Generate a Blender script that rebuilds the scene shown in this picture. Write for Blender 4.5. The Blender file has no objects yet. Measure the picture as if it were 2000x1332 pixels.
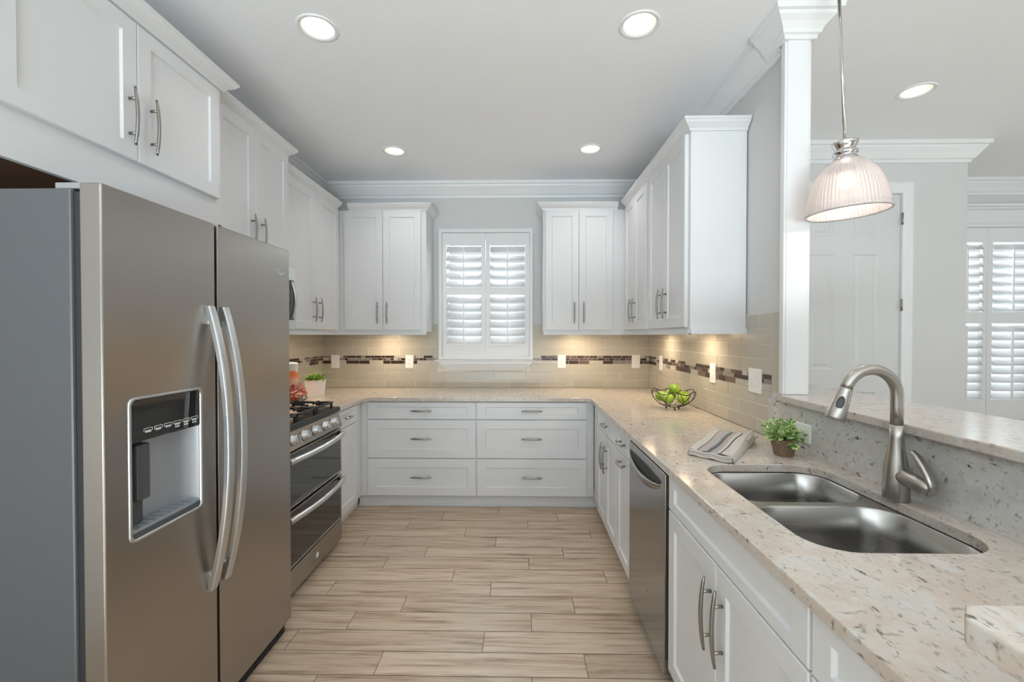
import bpy, bmesh, math, random
from mathutils import Vector, Matrix
random.seed(7)
PI = math.pi
C = bpy.context.scene.collection
SC = bpy.context.scene

# ---------------------------------------------------------------- camera
cam_d = bpy.data.cameras.new('camera'); cam = bpy.data.objects.new('camera', cam_d); C.objects.link(cam)
cam.location = (0, 0, 1.42)
cam.rotation_euler = (PI/2 - math.atan(11/860), 0, math.atan(16/860))
cam_d.sensor_width = 36.0; cam_d.lens = 36.0*860/2000; cam_d.clip_start = 0.02; cam_d.clip_end = 200
SC.camera = cam
# ---------------------------------------------------------------- world, exposure
SC.view_settings.view_transform = 'Standard'; SC.view_settings.look = 'None'
SC.view_settings.gamma = 1.0; SC.view_settings.use_curve_mapping = False
SC.view_settings.exposure = -0.42
w = bpy.data.worlds.new('sky'); SC.world = w; w.use_nodes = True
bg = w.node_tree.nodes['Background']; bg.inputs[0].default_value = (0.86, 0.93, 1.0, 1); bg.inputs[1].default_value = 0.95
SC.cycles.max_bounces = 12; SC.cycles.diffuse_bounces = 9; SC.cycles.glossy_bounces = 4
SC.cycles.transmission_bounces = 6; SC.cycles.sample_clamp_indirect = 12.0
SC.cycles.caustics_reflective = False; SC.cycles.caustics_refractive = False
SC.cycles.use_denoising = True

def area_light(name, loc, rot, sx, sy, power, col=(1, 1, 1), spread=180):
    d = bpy.data.lights.new(name, 'AREA'); d.shape = 'RECTANGLE'; d.size = sx; d.size_y = sy
    d.energy = power; d.color = col; d.spread = math.radians(spread)
    o = bpy.data.objects.new(name, d); C.objects.link(o); o.location = loc; o.rotation_euler = rot
    return o
# added fill lamps standing for unseen rear and dining daylight; the shutter lamps follow
area_light('added_fill_rear', (-0.2, -3.85, 1.40), (PI/2, 0, 0), 3.2, 2.4, 25, (0.86, 0.93, 1.0))  # weak fill added at the invented rear window
area_light('added_uplight_rear', (-0.1, -4.7, 0.05), (PI/2+1.28, 0, 0), 3.4, 1.5, 1080, (0.83, 0.925, 1.0))  # unseen uplight added to brighten the kitchen ceiling; there is no patio
area_light('added_uplight_dining', (7.9, 0.2, 0.10), (PI/2+1.05, 0, PI/2), 3.4, 1.4, 120, (0.93, 0.97, 1.0))  # unseen lamp added to lift the dining ceiling and peninsula side
area_light('daylight_kitchen_shutters', (-0.33, 4.80, 2.70), (-PI/2+0.75, 0, 0), 1.2, 1.0, 90, (0.93, 0.97, 1.0))
area_light('daylight_dining_shutters', (4.6, 4.85, 2.70), (-PI/2+0.75, 0, 0), 1.8, 1.2, 130, (0.93, 0.97, 1.0))

# sun added through the invented rear windows so the unseen floor bounces light upward
sd = bpy.data.lights.new('sun', 'SUN'); sd.energy = 16; sd.angle = math.radians(1.5); sd.color = (0.88, 0.94, 1.0)
so_ = bpy.data.objects.new('sun', sd); C.objects.link(so_); so_.rotation_euler = Vector((-0.02, 0.80, -0.64)).to_track_quat('-Z', 'Y').to_euler()
# ---------------------------------------------------------------- materials
def mat(name):
    m = bpy.data.materials.new(name); m.use_nodes = True
    nt = m.node_tree; return m, nt, nt.nodes['Principled BSDF']
def setp(b, col=None, rough=None, metal=None, **k):
    if col is not None: b.inputs['Base Color'].default_value = (*col, 1)
    if rough is not None: b.inputs['Roughness'].default_value = rough
    if metal is not None: b.inputs['Metallic'].default_value = metal
    for n, v in k.items(): b.inputs[n.replace('_', ' ')].default_value = v
def node(nt, typ, ins=None, **props):
    n = nt.nodes.new(typ)
    for k, v in props.items(): setattr(n, k, v)
    for k, v in (ins or {}).items():
        if hasattr(v, 'is_output') or isinstance(v, bpy.types.NodeSocket): nt.links.new(v, n.inputs[k])
        else: n.inputs[k].default_value = v
    return n
def ramp(nt, fac, stops):
    n = nt.nodes.new('ShaderNodeValToRGB'); nt.links.new(fac, n.inputs[0])
    e = n.color_ramp.elements
    while len(e) < len(stops): e.new(0.5)
    for i, (p, c) in enumerate(stops):
        e[i].position = p; e[i].color = (*c, 1) if len(c) == 3 else c
    return n.outputs[0]
def mixc(nt, fac, a, b, mode='MIX'):
    n = nt.nodes.new('ShaderNodeMix'); n.data_type = 'RGBA'; n.blend_type = mode
    for i, v in ((0, fac), (6, a), (7, b)):
        if isinstance(v, bpy.types.NodeSocket): nt.links.new(v, n.inputs[i])
        else: n.inputs[i].default_value = v if not isinstance(v, tuple) or len(v) == 4 else (*v, 1)
    return n.outputs[2]
def objco(nt, scale=(1, 1, 1), rot=(0, 0, 0)):
    g = nt.nodes.new('ShaderNodeNewGeometry')
    mp = nt.nodes.new('ShaderNodeMapping'); nt.links.new(g.outputs['Position'], mp.inputs[0])
    mp.inputs['Scale'].default_value = scale; mp.inputs['Rotation'].default_value = rot
    return mp.outputs[0]
def plain(name, col, rough=0.5, metal=0.0, bump=0.0, bscale=80, **k):
    m, nt, b = mat(name); setp(b, col, rough, metal, **k)
    if metal > 0.5 and not bump: return m
    n = node(nt, 'ShaderNodeTexNoise', {'Vector': objco(nt), 'Scale': bscale, 'Detail': 3.0})
    r = node(nt, 'ShaderNodeMapRange', {'Value': n.outputs[0], 'To Min': max(rough-0.04, 0), 'To Max': min(rough+0.04, 1)})
    nt.links.new(r.outputs[0], b.inputs['Roughness'])
    if bump:
        bp = node(nt, 'ShaderNodeBump', {'Height': n.outputs[0], 'Strength': bump, 'Distance': 0.01})
        nt.links.new(bp.outputs[0], b.inputs['Normal'])
    return m
M = {}
M['wall'] = plain('wall_paint', (0.64, 0.645, 0.645), 0.6, bump=0.04, bscale=300)
M['ceiling'] = plain('ceiling_paint', (0.87, 0.885, 0.91), 0.7, bump=0.15, bscale=90)
M['trim'] = plain('trim_paint', (0.79, 0.80, 0.81), 0.35)
M['cab'] = plain('cabinet_paint', (0.73, 0.74, 0.755), 0.32)
M['door'] = plain('door_paint', (0.66, 0.67, 0.675), 0.4)
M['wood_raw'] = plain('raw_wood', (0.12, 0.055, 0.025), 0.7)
M['plastic'] = plain('white_plastic', (0.88, 0.88, 0.86), 0.3)
M['slot'] = plain('dark_slot', (0.12, 0.12, 0.12), 0.5)
M['black'] = plain('black_enamel', (0.012, 0.012, 0.013), 0.25)
M['iron'] = plain('cast_iron', (0.025, 0.025, 0.027), 0.55)
M['rubber'] = plain('dark_rubber', (0.03, 0.03, 0.035), 0.6)
M['darkgap'] = plain('dark_gasket', (0.05, 0.052, 0.058), 0.6)
M['glassblk'] = plain('black_glass', (0.012, 0.012, 0.013), 0.06, Specular_IOR_Level=0.8)
M['ovenglass'] = plain('oven_glass', (0.018, 0.017, 0.017), 0.08, Specular_IOR_Level=0.9)
M['fridge_side'] = plain('grey_painted_steel', (0.115, 0.12, 0.13), 0.42, 0.3)
M['nickel'] = plain('brushed_nickel', (0.46, 0.435, 0.40), 0.33, 1.0)
M['pull'] = plain('satin_nickel_pull', (0.34, 0.325, 0.30), 0.28, 1.0)
M['chrome'] = plain('chrome', (0.7, 0.7, 0.7), 0.12, 1.0)
M['silver'] = plain('silver_trim', (0.55, 0.56, 0.57), 0.3, 0.9)
M['dispenser'] = plain('dispenser_grey', (0.42, 0.45, 0.49), 0.35, 0.5)
M['dispdark'] = plain('dispenser_dark_grey', (0.085, 0.09, 0.1), 0.4, 0.2)
M['wire'] = plain('dark_bronze_wire', (0.035, 0.025, 0.022), 0.4, 0.7)
M['icon'] = plain('white_print', (0.75, 0.75, 0.75), 0.5)
M['logo'] = plain('silver_print', (0.72, 0.76, 0.78), 0.4)
M['ceramic'] = plain('white_ceramic', (0.82, 0.80, 0.78), 0.35)
M['soil'] = plain('soil', (0.05, 0.035, 0.02), 0.9)
M['stem'] = plain('apple_stem', (0.12, 0.07, 0.03), 0.7)
M['baffle'] = plain('light_baffle', (0.85, 0.80, 0.74), 0.5)

def steel(name, col, rough, axis='RADIAL', aniso=0.6, streak=(0.4, 0.4, 60)):
    m, nt, b = mat(name); setp(b, col, rough, 1.0, Anisotropic=aniso)
    n = node(nt, 'ShaderNodeTexNoise', {'Vector': objco(nt, streak), 'Scale': 8.0, 'Detail': 4.0})
    c = ramp(nt, n.outputs[0], [(0.3, tuple(x*0.985 for x in col)), (0.7, tuple(min(1, x*1.015) for x in col))])
    nt.links.new(c, b.inputs['Base Color'])
    r = node(nt, 'ShaderNodeMapRange', {'Value': n.outputs[0], 'To Min': rough-0.01, 'To Max': rough+0.01})
    nt.links.new(r.outputs[0], b.inputs['Roughness'])
    t = node(nt, 'ShaderNodeTangent', direction_type='RADIAL', axis='Z')
    nt.links.new(t.outputs[0], b.inputs['Tangent'])
    return m
M['steel'] = steel('brushed_stainless', (0.40, 0.37, 0.34), 0.30)
M['steel_dw'] = steel('brushed_stainless_smooth', (0.36, 0.35, 0.34), 0.20, aniso=0.4)
M['steel_sink'] = steel('sink_stainless', (0.42, 0.41, 0.395), 0.27, aniso=0.0)
M['steel_handle'] = steel('satin_handle_steel', (0.62, 0.62, 0.62), 0.34, aniso=0.3)

def granite(name='speckled_granite', base_cols=((0.53, 0.525, 0.50), (0.61, 0.56, 0.505), (0.575, 0.49, 0.42), (0.64, 0.61, 0.57)), dark=(0.11, 0.10, 0.09, 1)):
    m, nt, b = mat(name); setp(b, rough=0.13)
    co = objco(nt)
    warp = node(nt, 'ShaderNodeTexNoise', {'Vector': co, 'Scale': 6.0, 'Detail': 2.0})
    wc = node(nt, 'ShaderNodeVectorMath', {0: warp.outputs[1], 1: (0.06, 0.06, 0.06)}, operation='MULTIPLY')
    co2 = node(nt, 'ShaderNodeVectorMath', {0: co, 1: wc.outputs[0]}, operation='ADD').outputs[0]
    big = node(nt, 'ShaderNodeTexNoise', {'Vector': co2, 'Scale': 7.0, 'Detail': 6.0, 'Roughness': 0.65})
    base = ramp(nt, big.outputs[0], [(0.3, base_cols[0]), (0.43, base_cols[1]), (0.55, base_cols[2]), (0.66, base_cols[3])])
    # elongated flecks
    def flecks(scale, stretch, rot, lo, hi, off):
        mp = node(nt, 'ShaderNodeMapping', {'Vector': co2, 'Scale': stretch, 'Rotation': rot, 'Location': off})
        n = node(nt, 'ShaderNodeTexNoise', {'Vector': mp.outputs[0], 'Scale': scale, 'Detail': 3.0, 'Roughness': 0.6})
        r = node(nt, 'ShaderNodeMapRange', {'Value': n.outputs[0], 'From Min': lo, 'From Max': hi})
        return r.outputs[0]
    f1 = flecks(38, (1.7, 0.55, 1.2), (0, 0, 0.5), 0.64, 0.72, (3, 1, 2))
    f2 = flecks(26, (0.6, 1.8, 1.1), (0, 0, 0.9), 0.645, 0.74, (8, 4, 1))
    f3 = flecks(11, (1.0, 1.3, 1.0), (0, 0, 0.3), 0.70, 0.78, (1, 7, 5))
    f4 = flecks(75, (1.0, 0.7, 1.0), (0, 0, 0.4), 0.58, 0.70, (5, 2, 9))
    c = mixc(nt, f4, base, (0.33, 0.315, 0.30, 1))
    c = mixc(nt, f1, c, dark)
    c = mixc(nt, f2, c, (0.26, 0.215, 0.17, 1))
    c = mixc(nt, f3, c, (0.32, 0.21, 0.11, 1))
    wh = flecks(30, (1.2, 0.8, 1.0), (0, 0, 1.4), 0.60, 0.68, (11, 3, 3))
    c = mixc(nt, wh, c, (0.60, 0.595, 0.575, 1))
    nt.links.new(c, b.inputs['Base Color'])
    return m
M['granite'] = granite()
M['granite_pale'] = granite('pale_grey_granite', ((0.52, 0.53, 0.52), (0.60, 0.60, 0.58), (0.56, 0.54, 0.51), (0.64, 0.64, 0.62)), (0.07, 0.065, 0.065, 1))

def floor_mat():
    m, nt, b = mat('wood_look_plank'); setp(b, rough=0.38)
    at = node(nt, 'ShaderNodeAttribute', attribute_name='rnd')
    off = node(nt, 'ShaderNodeVectorMath', {0: at.outputs['Color'], 1: (40.0, 30.0, 20.0)}, operation='MULTIPLY')
    g = nt.nodes.new('ShaderNodeNewGeometry')
    p = node(nt, 'ShaderNodeVectorMath', {0: g.outputs['Position'], 1: off.outputs[0]}, operation='ADD').outputs[0]
    mp = node(nt, 'ShaderNodeMapping', {'Vector': p, 'Scale': (1.0, 14.0, 1.0)})
    n1 = node(nt, 'ShaderNodeTexNoise', {'Vector': mp.outputs[0], 'Scale': 2.3, 'Detail': 5.0, 'Roughness': 0.6, 'Distortion': 0.4})
    mp2 = node(nt, 'ShaderNodeMapping', {'Vector': p, 'Scale': (2.0, 60.0, 1.0)})
    n2 = node(nt, 'ShaderNodeTexNoise', {'Vector': mp2.outputs[0], 'Scale': 2.5, 'Detail': 4.0})
    c = ramp(nt, n1.outputs[0], [(0.28, (0.27, 0.185, 0.115)), (0.40, (0.45, 0.335, 0.235)), (0.50, (0.57, 0.455, 0.345)), (0.68, (0.64, 0.54, 0.43))])
    c2 = ramp(nt, n2.outputs[0], [(0.35, (0.80, 0.77, 0.74)), (0.6, (1, 1, 1))])
    c = mixc(nt, 0.7, c, c2, 'MULTIPLY')
    tone = node(nt, 'ShaderNodeSeparateColor', {0: at.outputs['Color']})
    c3 = ramp(nt, tone.outputs[2], [(0.0, (0.90, 0.88, 0.86)), (1.0, (1.08, 1.07, 1.06))])
    c = mixc(nt, 1.0, c, c3, 'MULTIPLY')
    nt.links.new(c, b.inputs['Base Color'])
    bp = node(nt, 'ShaderNodeBump', {'Height': n2.outputs[0], 'Strength': 0.05, 'Distance': 0.01}); nt.links.new(bp.outputs[0], b.inputs['Normal'])
    return m
M['floor'] = floor_mat()
M['floor_grout'] = plain('floor_grout', (0.16, 0.12, 0.09), 0.8)

def tile_mat(name, col, rough=0.27):
    m, nt, b = mat(name); setp(b, rough=rough)
    at = node(nt, 'ShaderNodeAttribute', attribute_name='rnd')
    n = node(nt, 'ShaderNodeTexNoise', {'Vector': objco(nt), 'Scale': 9.0, 'Detail': 3.0})
    s = node(nt, 'ShaderNodeSeparateColor', {0: at.outputs['Color']})
    a = node(nt, 'ShaderNodeMath', {0: s.outputs[0], 1: n.outputs[0]}, operation='ADD')
    h = node(nt, 'ShaderNodeMath', {0: a.outputs[0], 1: 0.5}, operation='MULTIPLY')
    c = ramp(nt, h.outputs[0], [(0.1, tuple(x*0.92 for x in col)), (0.9, tuple(x*1.08 for x in col))])
    nt.links.new(c, b.inputs['Base Color'])
    return m
M['tile'] = tile_mat('glass_subway_tile', (0.49, 0.465, 0.40))
M['grout'] = plain('tile_grout', (0.72, 0.68, 0.60), 0.8)
M['mos_dark'] = tile_mat('mosaic_dark_brown', (0.045, 0.026, 0.022))
M['mos_brown'] = tile_mat('mosaic_brown', (0.13, 0.09, 0.075))
M['mos_grey'] = tile_mat('mosaic_grey', (0.24, 0.23, 0.21))
M['mos_light'] = tile_mat('mosaic_light', (0.50, 0.48, 0.43))

def towel_mat():
    m, nt, b = mat('striped_terry'); setp(b, rough=0.95)
    tc = nt.nodes.new('ShaderNodeAttribute'); tc.attribute_name = 'rnd'
    s = node(nt, 'ShaderNodeSeparateColor', {0: tc.outputs['Color']})
    cream = (0.66, 0.62, 0.57); taupe = (0.42, 0.36, 0.32); dk = (0.07, 0.055, 0.06); bl = (0.17, 0.20, 0.26); gr = (0.50, 0.46, 0.44)
    st = [(0.0, cream), (0.19, cream), (0.2, dk), (0.225, taupe), (0.24, gr), (0.38, gr), (0.39, (0.6, 0.56, 0.5)), (0.45, bl), (0.49, dk), (0.50, taupe), (0.62, gr), (0.63, cream), (0.70, cream), (0.705, dk), (0.73, dk), (0.735, cream), (1.0, cream)]
    n = nt.nodes.new('ShaderNodeValToRGB'); n.color_ramp.interpolation = 'LINEAR'
    e = n.color_ramp.elements
    while len(e) < len(st): e.new(0.5)
    for i, (p, c) in enumerate(st): e[i].position = p; e[i].color = (*c, 1)
    nt.links.new(s.outputs[0], n.inputs[0])
    nz = node(nt, 'ShaderNodeTexNoise', {'Vector': objco(nt), 'Scale': 500.0, 'Detail': 2.0})
    bp = node(nt, 'ShaderNodeBump', {'Height': nz.outputs[0], 'Strength': 0.6, 'Distance': 0.004})
    nt.links.new(bp.outputs[0], b.inputs['Normal']); nt.links.new(n.outputs[0], b.inputs['Base Color'])
    return m
M['towel'] = towel_mat()
def leaf_mat(name, a, c2):
    m, nt, b = mat(name); setp(b, rough=0.5)
    at = node(nt, 'ShaderNodeAttribute', attribute_name='rnd')
    s = node(nt, 'ShaderNodeSeparateColor', {0: at.outputs['Color']})
    c = ramp(nt, s.outputs[0], [(0.0, a), (1.0, c2)])
    nt.links.new(c, b.inputs['Base Color']); b.inputs['Subsurface Weight'].default_value = 0.0
    return m
M['leaf'] = leaf_mat('herb_leaf', (0.16, 0.34, 0.10), (0.66, 0.80, 0.30))
M['grassleaf'] = leaf_mat('grass_leaf', (0.10, 0.25, 0.03), (0.42, 0.62, 0.12))
M['potwood'] = plain('brown_clay_pot', (0.20, 0.135, 0.085), 0.7, bump=0.3, bscale=60)
def apple_mat():
    m, nt, b = mat('green_apple_skin'); setp(b, rough=0.3)
    n = node(nt, 'ShaderNodeTexNoise', {'Vector': objco(nt), 'Scale': 14.0, 'Detail': 3.0})
    nt.links.new(ramp(nt, n.outputs[0], [(0.3, (0.18, 0.33, 0.025)), (0.7, (0.38, 0.52, 0.07))]), b.inputs['Base Color'])
    return m
M['apple'] = apple_mat()
def vase_mat():
    m, nt, b = mat('orange_banded_glaze'); setp(b, rough=0.35)
    co = objco(nt)
    n = node(nt, 'ShaderNodeTexNoise', {'Vector': co, 'Scale': 26.0, 'Detail': 4.0})
    z = node(nt, 'ShaderNodeSeparateXYZ', {0: co})
    a = node(nt, 'ShaderNodeMath', {0: n.outputs[0], 1: 0.06}, operation='MULTIPLY')
    s = node(nt, 'ShaderNodeMath', {0: z.outputs[2], 1: a.outputs[0]}, operation='ADD')
    r = node(nt, 'ShaderNodeMapRange', {'Value': s.outputs[0], 'From Min': 1.00, 'From Max': 1.225})
    c = ramp(nt, r.outputs[0], [(0.0, (0.75, 0.22, 0.12)), (0.25, (0.85, 0.50, 0.30)), (0.46, (0.84, 0.56, 0.40)), (0.62, (0.90, 0.22, 0.05)), (0.74, (0.88, 0.26, 0.07)), (0.80, (0.80, 0.70, 0.62)), (1.0, (0.80, 0.76, 0.70))])
    nt.links.new(c, b.inputs['Base Color']); return m
M['vase'] = vase_mat()
def coral_mat():
    m, nt, b = mat('coral_and_white_beads'); setp(b, rough=0.5)
    n = node(nt, 'ShaderNodeTexNoise', {'Vector': objco(nt), 'Scale': 60.0, 'Detail': 2.0})
    nt.links.new(ramp(nt, n.outputs[0], [(0.40, (0.42, 0.06, 0.05)), (0.5, (0.70, 0.24, 0.16)), (0.62, (0.80, 0.55, 0.45))]), b.inputs['Base Color'])
    return m
M['coral'] = coral_mat()
def emis(name, col, s):
    m = bpy.data.materials.new(name); m.use_nodes = True; nt = m.node_tree
    b = nt.nodes['Principled BSDF']; b.inputs['Base Color'].default_value = (0.9, 0.9, 0.9, 1)
    b.inputs['Emission Color'].default_value = (*col, 1); b.inputs['Emission Strength'].default_value = s
    return m
M['lamp'] = emis('lit_lamp_lens', (1.0, 0.96, 0.90), 6.0)
M['bulb'] = emis('lit_bulb', (1.0, 0.86, 0.74), 9.0)
M['puck'] = emis('lit_warm_lens', (1.0, 0.75, 0.48), 6.0)
def shade_mat():
    m = bpy.data.materials.new('ribbed_frosted_glass'); m.use_nodes = True; nt = m.node_tree
    nt.nodes.clear(); out = nt.nodes.new('ShaderNodeOutputMaterial')
    tl = node(nt, 'ShaderNodeBsdfTranslucent', {'Color': (0.95, 0.88, 0.86, 1)})
    tr = node(nt, 'ShaderNodeBsdfTransparent', {'Color': (0.97, 0.94, 0.93, 1)})
    df = node(nt, 'ShaderNodeBsdfDiffuse', {'Color': (0.86, 0.82, 0.81, 1)})
    gl = node(nt, 'ShaderNodeBsdfGlossy', {'Color': (1, 1, 1, 1), 'Roughness': 0.12})
    a = node(nt, 'ShaderNodeMixShader', {0: 0.45, 1: df.outputs[0], 2: tl.outputs[0]})
    b2 = node(nt, 'ShaderNodeMixShader', {0: 0.24, 1: a.outputs[0], 2: tr.outputs[0]})
    fr = node(nt, 'ShaderNodeFresnel', {'IOR': 1.45})
    c = node(nt, 'ShaderNodeMixShader', {0: fr.outputs[0], 1: b2.outputs[0], 2: gl.outputs[0]})
    nt.links.new(c.outputs[0], out.inputs[0]); return m
M['shade'] = shade_mat()
def glass_mat():
    m = bpy.data.materials.new('window_glass'); m.use_nodes = True; nt = m.node_tree
    nt.nodes.clear(); out = nt.nodes.new('ShaderNodeOutputMaterial')
    tr = node(nt, 'ShaderNodeBsdfTransparent', {'Color': (0.97, 0.99, 0.98, 1)})
    gl = node(nt, 'ShaderNodeBsdfGlossy', {'Color': (1, 1, 1, 1), 'Roughness': 0.0})
    c = node(nt, 'ShaderNodeMixShader', {0: 0.05, 1: tr.outputs[0], 2: gl.outputs[0]})
    nt.links.new(c.outputs[0], out.inputs[0]); return m
M['glass'] = glass_mat()

# ---------------------------------------------------------------- mesh helpers
I3 = lambda u, d, z: (u, d, z)
class MB:
    def __init__(s): s.bm = bmesh.new(); s.mats = []; s.rnd = {}; s.lay = None
    def _m(s, m):
        if m is None: return 0
        if m not in s.mats: s.mats.append(m)
        return s.mats.index(m)
    def face(s, vs, m=None, smooth=False, rnd=None):
        try: f = s.bm.faces.new(vs)
        except ValueError: return None
        f.material_index = s._m(m); f.smooth = smooth
        if rnd is not None:
            if s.lay is None: s.lay = s.bm.loops.layers.float_color.new('rnd')
            for l in f.loops: l[s.lay] = (*rnd, 1)
        return f
    def v(s, p): return s.bm.verts.new(p)
    def box(s, a, b, P=I3, m=None, rnd=None, noback=False):
        (x0, y0, z0), (x1, y1, z1) = a, b
        q = [s.v(P(x, y, z)) for z in (z0, z1) for y in (y0, y1) for x in (x0, x1)]
        for i in ((0, 1, 3, 2), (4, 6, 7, 5), (0, 4, 5, 1), (2, 3, 7, 6), (0, 2, 6, 4), (1, 5, 7, 3)):
            s.face([q[j] for j in i], m, rnd=rnd)
        return s
    def rings(s, rs, closed=True, cap0=False, cap1=False, m=None, smooth=True, rnd=None, loop=False):
        vs = [[s.v(p) for p in r] for r in rs]
        n = len(rs[0]); k = n if closed else n-1
        L = len(vs) if loop else len(vs)-1
        for i in range(L):
            a, b = vs[i], vs[(i+1) % len(vs)]
            for j in range(k):
                s.face([a[j], a[(j+1) % n], b[(j+1) % n], b[j]], m, smooth, rnd)
        if cap0: s.face(list(reversed(vs[0])), m, False, rnd)
        if cap1: s.face(vs[-1], m, False, rnd)
        return s
    def lathe(s, prof, c=(0, 0, 0), n=32, m=None, axis='z', cap0=False, cap1=False, rf=None, smooth=True, rot=None):
        rs = []
        for r, h in prof:
            ring = []
            for i in range(n):
                t = 2*PI*i/n; rr = r*(rf(t, h) if rf else 1)
                p = Vector((rr*math.cos(t), rr*math.sin(t), h))
                if axis == 'x': p = Vector((p.z, p.x, p.y))
                if axis == 'y': p = Vector((p.x, p.z, p.y))
                if rot is not None: p = rot @ p
                ring.append(p + Vector(c))
            rs.append(ring)
        return s.rings(rs, True, cap0, cap1, m, smooth)
    def tube(s, pts, r, n=10, m=None, caps=True, closed=False, flat=None):
        pts = [Vector(p) for p in pts]; N = len(pts)
        rr = r if isinstance(r, (list, tuple)) else [r]*N
        rs = []; up = None
        for i in range(N):
            if closed: t = pts[(i+1) % N] - pts[i-1]
            else: t = pts[min(i+1, N-1)] - pts[max(i-1, 0)]
            t.normalize()
            if up is None:
                up = Vector((0, 0, 1)) if abs(t.z) < 0.9 else Vector((1, 0, 0))
            a = t.cross(up); a.normalize(); b = a.cross(t); b.normalize(); up = b
            fa, fb = flat or (1, 1)
            rs.append([pts[i] + a*(rr[i]*fa*math.cos(2*PI*k/n)) + b*(rr[i]*fb*math.sin(2*PI*k/n)) for k in range(n)])
        return s.rings(rs, True, caps and not closed, caps and not closed, m, True, loop=closed)
    def sweep(s, prof, path, z0, m=None, side=1, closed_ends=True):
        """prof: (out, up) list; path: xy polyline; out is to the left of travel * side"""
        path = [Vector(p) for p in path]; N = len(path); rs = []
        for i in range(N):
            d0 = (path[i]-path[i-1]).normalized() if i > 0 else None
            d1 = (path[i+1]-path[i]).normalized() if i < N-1 else None
            n0 = Vector((-d0.y, d0.x)) if d0 is not None else None; n1 = Vector((-d1.y, d1.x)) if d1 is not None else None
            if n0 is None: o = n1
            elif n1 is None: o = n0
            else:
                o = (n0+n1).normalized(); o = o/max(o.dot(n0), 0.2)
            rs.append([(path[i].x+o.x*a*side, path[i].y+o.y*a*side, z0+b) for a, b in prof])
        return s.rings(rs, True, closed_ends, closed_ends, m, False)
    def plate(s, outer, holes, P, t0, t1, m=None):
        """flat plate with holes; outline in (a,b), thickness t0..t1, P(a,b,t)"""
        bm2 = bmesh.new(); es = []
        for loop in [outer]+list(holes):
            vs = [bm2.verts.new((a, b, 0)) for a, b in loop]
            for i in range(len(vs)): es.append(bm2.edges.new((vs[i], vs[(i+1) % len(vs)])))
        bmesh.ops.triangle_fill(bm2, use_beauty=True, use_dissolve=False, edges=es)
        top = {}; bot = {}
        for v in bm2.verts: top[v] = s.v(P(v.co.x, v.co.y, t1)); bot[v] = s.v(P(v.co.x, v.co.y, t0))
        for f in bm2.faces:
            s.face([top[v] for v in f.verts], m); s.face([bot[v] for v in reversed(f.verts)], m)
        for e in es:
            a, b = e.verts; s.face([top[a], top[b], bot[b], bot[a]], m)
        bm2.free(); return s
    def build(s, name, material=None, parent=None, bevel=0, seg=2, weld=False, sharp=40, recalc=True):
        mats = s.mats or []
        if recalc: bmesh.ops.recalc_face_normals(s.bm, faces=s.bm.faces)
        off = Vector((0, 0, 0))
        if parent is not None: off = world_loc(parent)
        for v in s.bm.verts: v.co -= off
        me = bpy.data.meshes.new(name); s.bm.to_mesh(me); s.bm.free()
        if material is not None: me.materials.append(material)
        else:
            for q in mats: me.materials.append(q)
        o = bpy.data.objects.new(name, me); C.objects.link(o)
        if parent is not None: o.parent = parent
        if bevel:
            b = o.modifiers.new('bevel', 'BEVEL'); b.width = bevel; b.segments = seg; b.limit_method = 'ANGLE'; b.angle_limit = math.radians(sharp); b.harden_normals = False
        return o
def world_loc(o):
    l = Vector((0, 0, 0))
    while o is not None: l += o.location; o = o.parent
    return l
def tag(o, label=None, cat=None, group=None, kind=None):
    if label: o['label'] = label
    if cat: o['category'] = cat
    if group: o['group'] = group
    if kind: o['kind'] = kind
    return o
def empty(name, loc, label=None, cat=None, group=None, kind=None):
    o = bpy.data.objects.new(name, None); o.empty_display_size = 0.05; o.location = loc; C.objects.link(o)
    return tag(o, label, cat, group, kind)
def shift(o, d):
    for v in o.data.vertices: v.co += Vector(d)
def rrect(x0, y0, x1, y1, r, n=8):
    out = []
    for cx, cy, a0 in ((x1-r, y1-r, 0), (x0+r, y1-r, PI/2), (x0+r, y0+r, PI), (x1-r, y0+r, 3*PI/2)):
        for i in range(n+1):
            a = a0+PI/2*i/n; out.append((cx+r*math.cos(a), cy+r*math.sin(a)))
    return out
def circle(cx, cy, r, n=28): return [(cx+r*math.cos(2*PI*i/n), cy+r*math.sin(2*PI*i/n)) for i in range(n)]
def dup(root, d, label=None, group=None):
    r = root.copy(); C.objects.link(r); r.location = root.location + Vector(d)
    if label: r['label'] = label
    if group: r['group'] = group
    for ch in list(root.children):
        c = ch.copy(); C.objects.link(c); c.parent = r
        for g in ch.children:
            e = g.copy(); C.objects.link(e); e.parent = c
    return r

# room numbers
XL, XR, YB, ZC = -1.92, 1.24, 4.25, 2.88
XE, YR = 7.0, -3.6
WT = 0.085
# face frames: u along run, d outwards from the face plane, z up
def P_left(xf): return lambda u, d, z: (xf+d, u, z)
def P_right(xf): return lambda u, d, z: (xf-d, u, z)
def P_back(yf): return lambda u, d, z: (u, yf-d, z)

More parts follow.
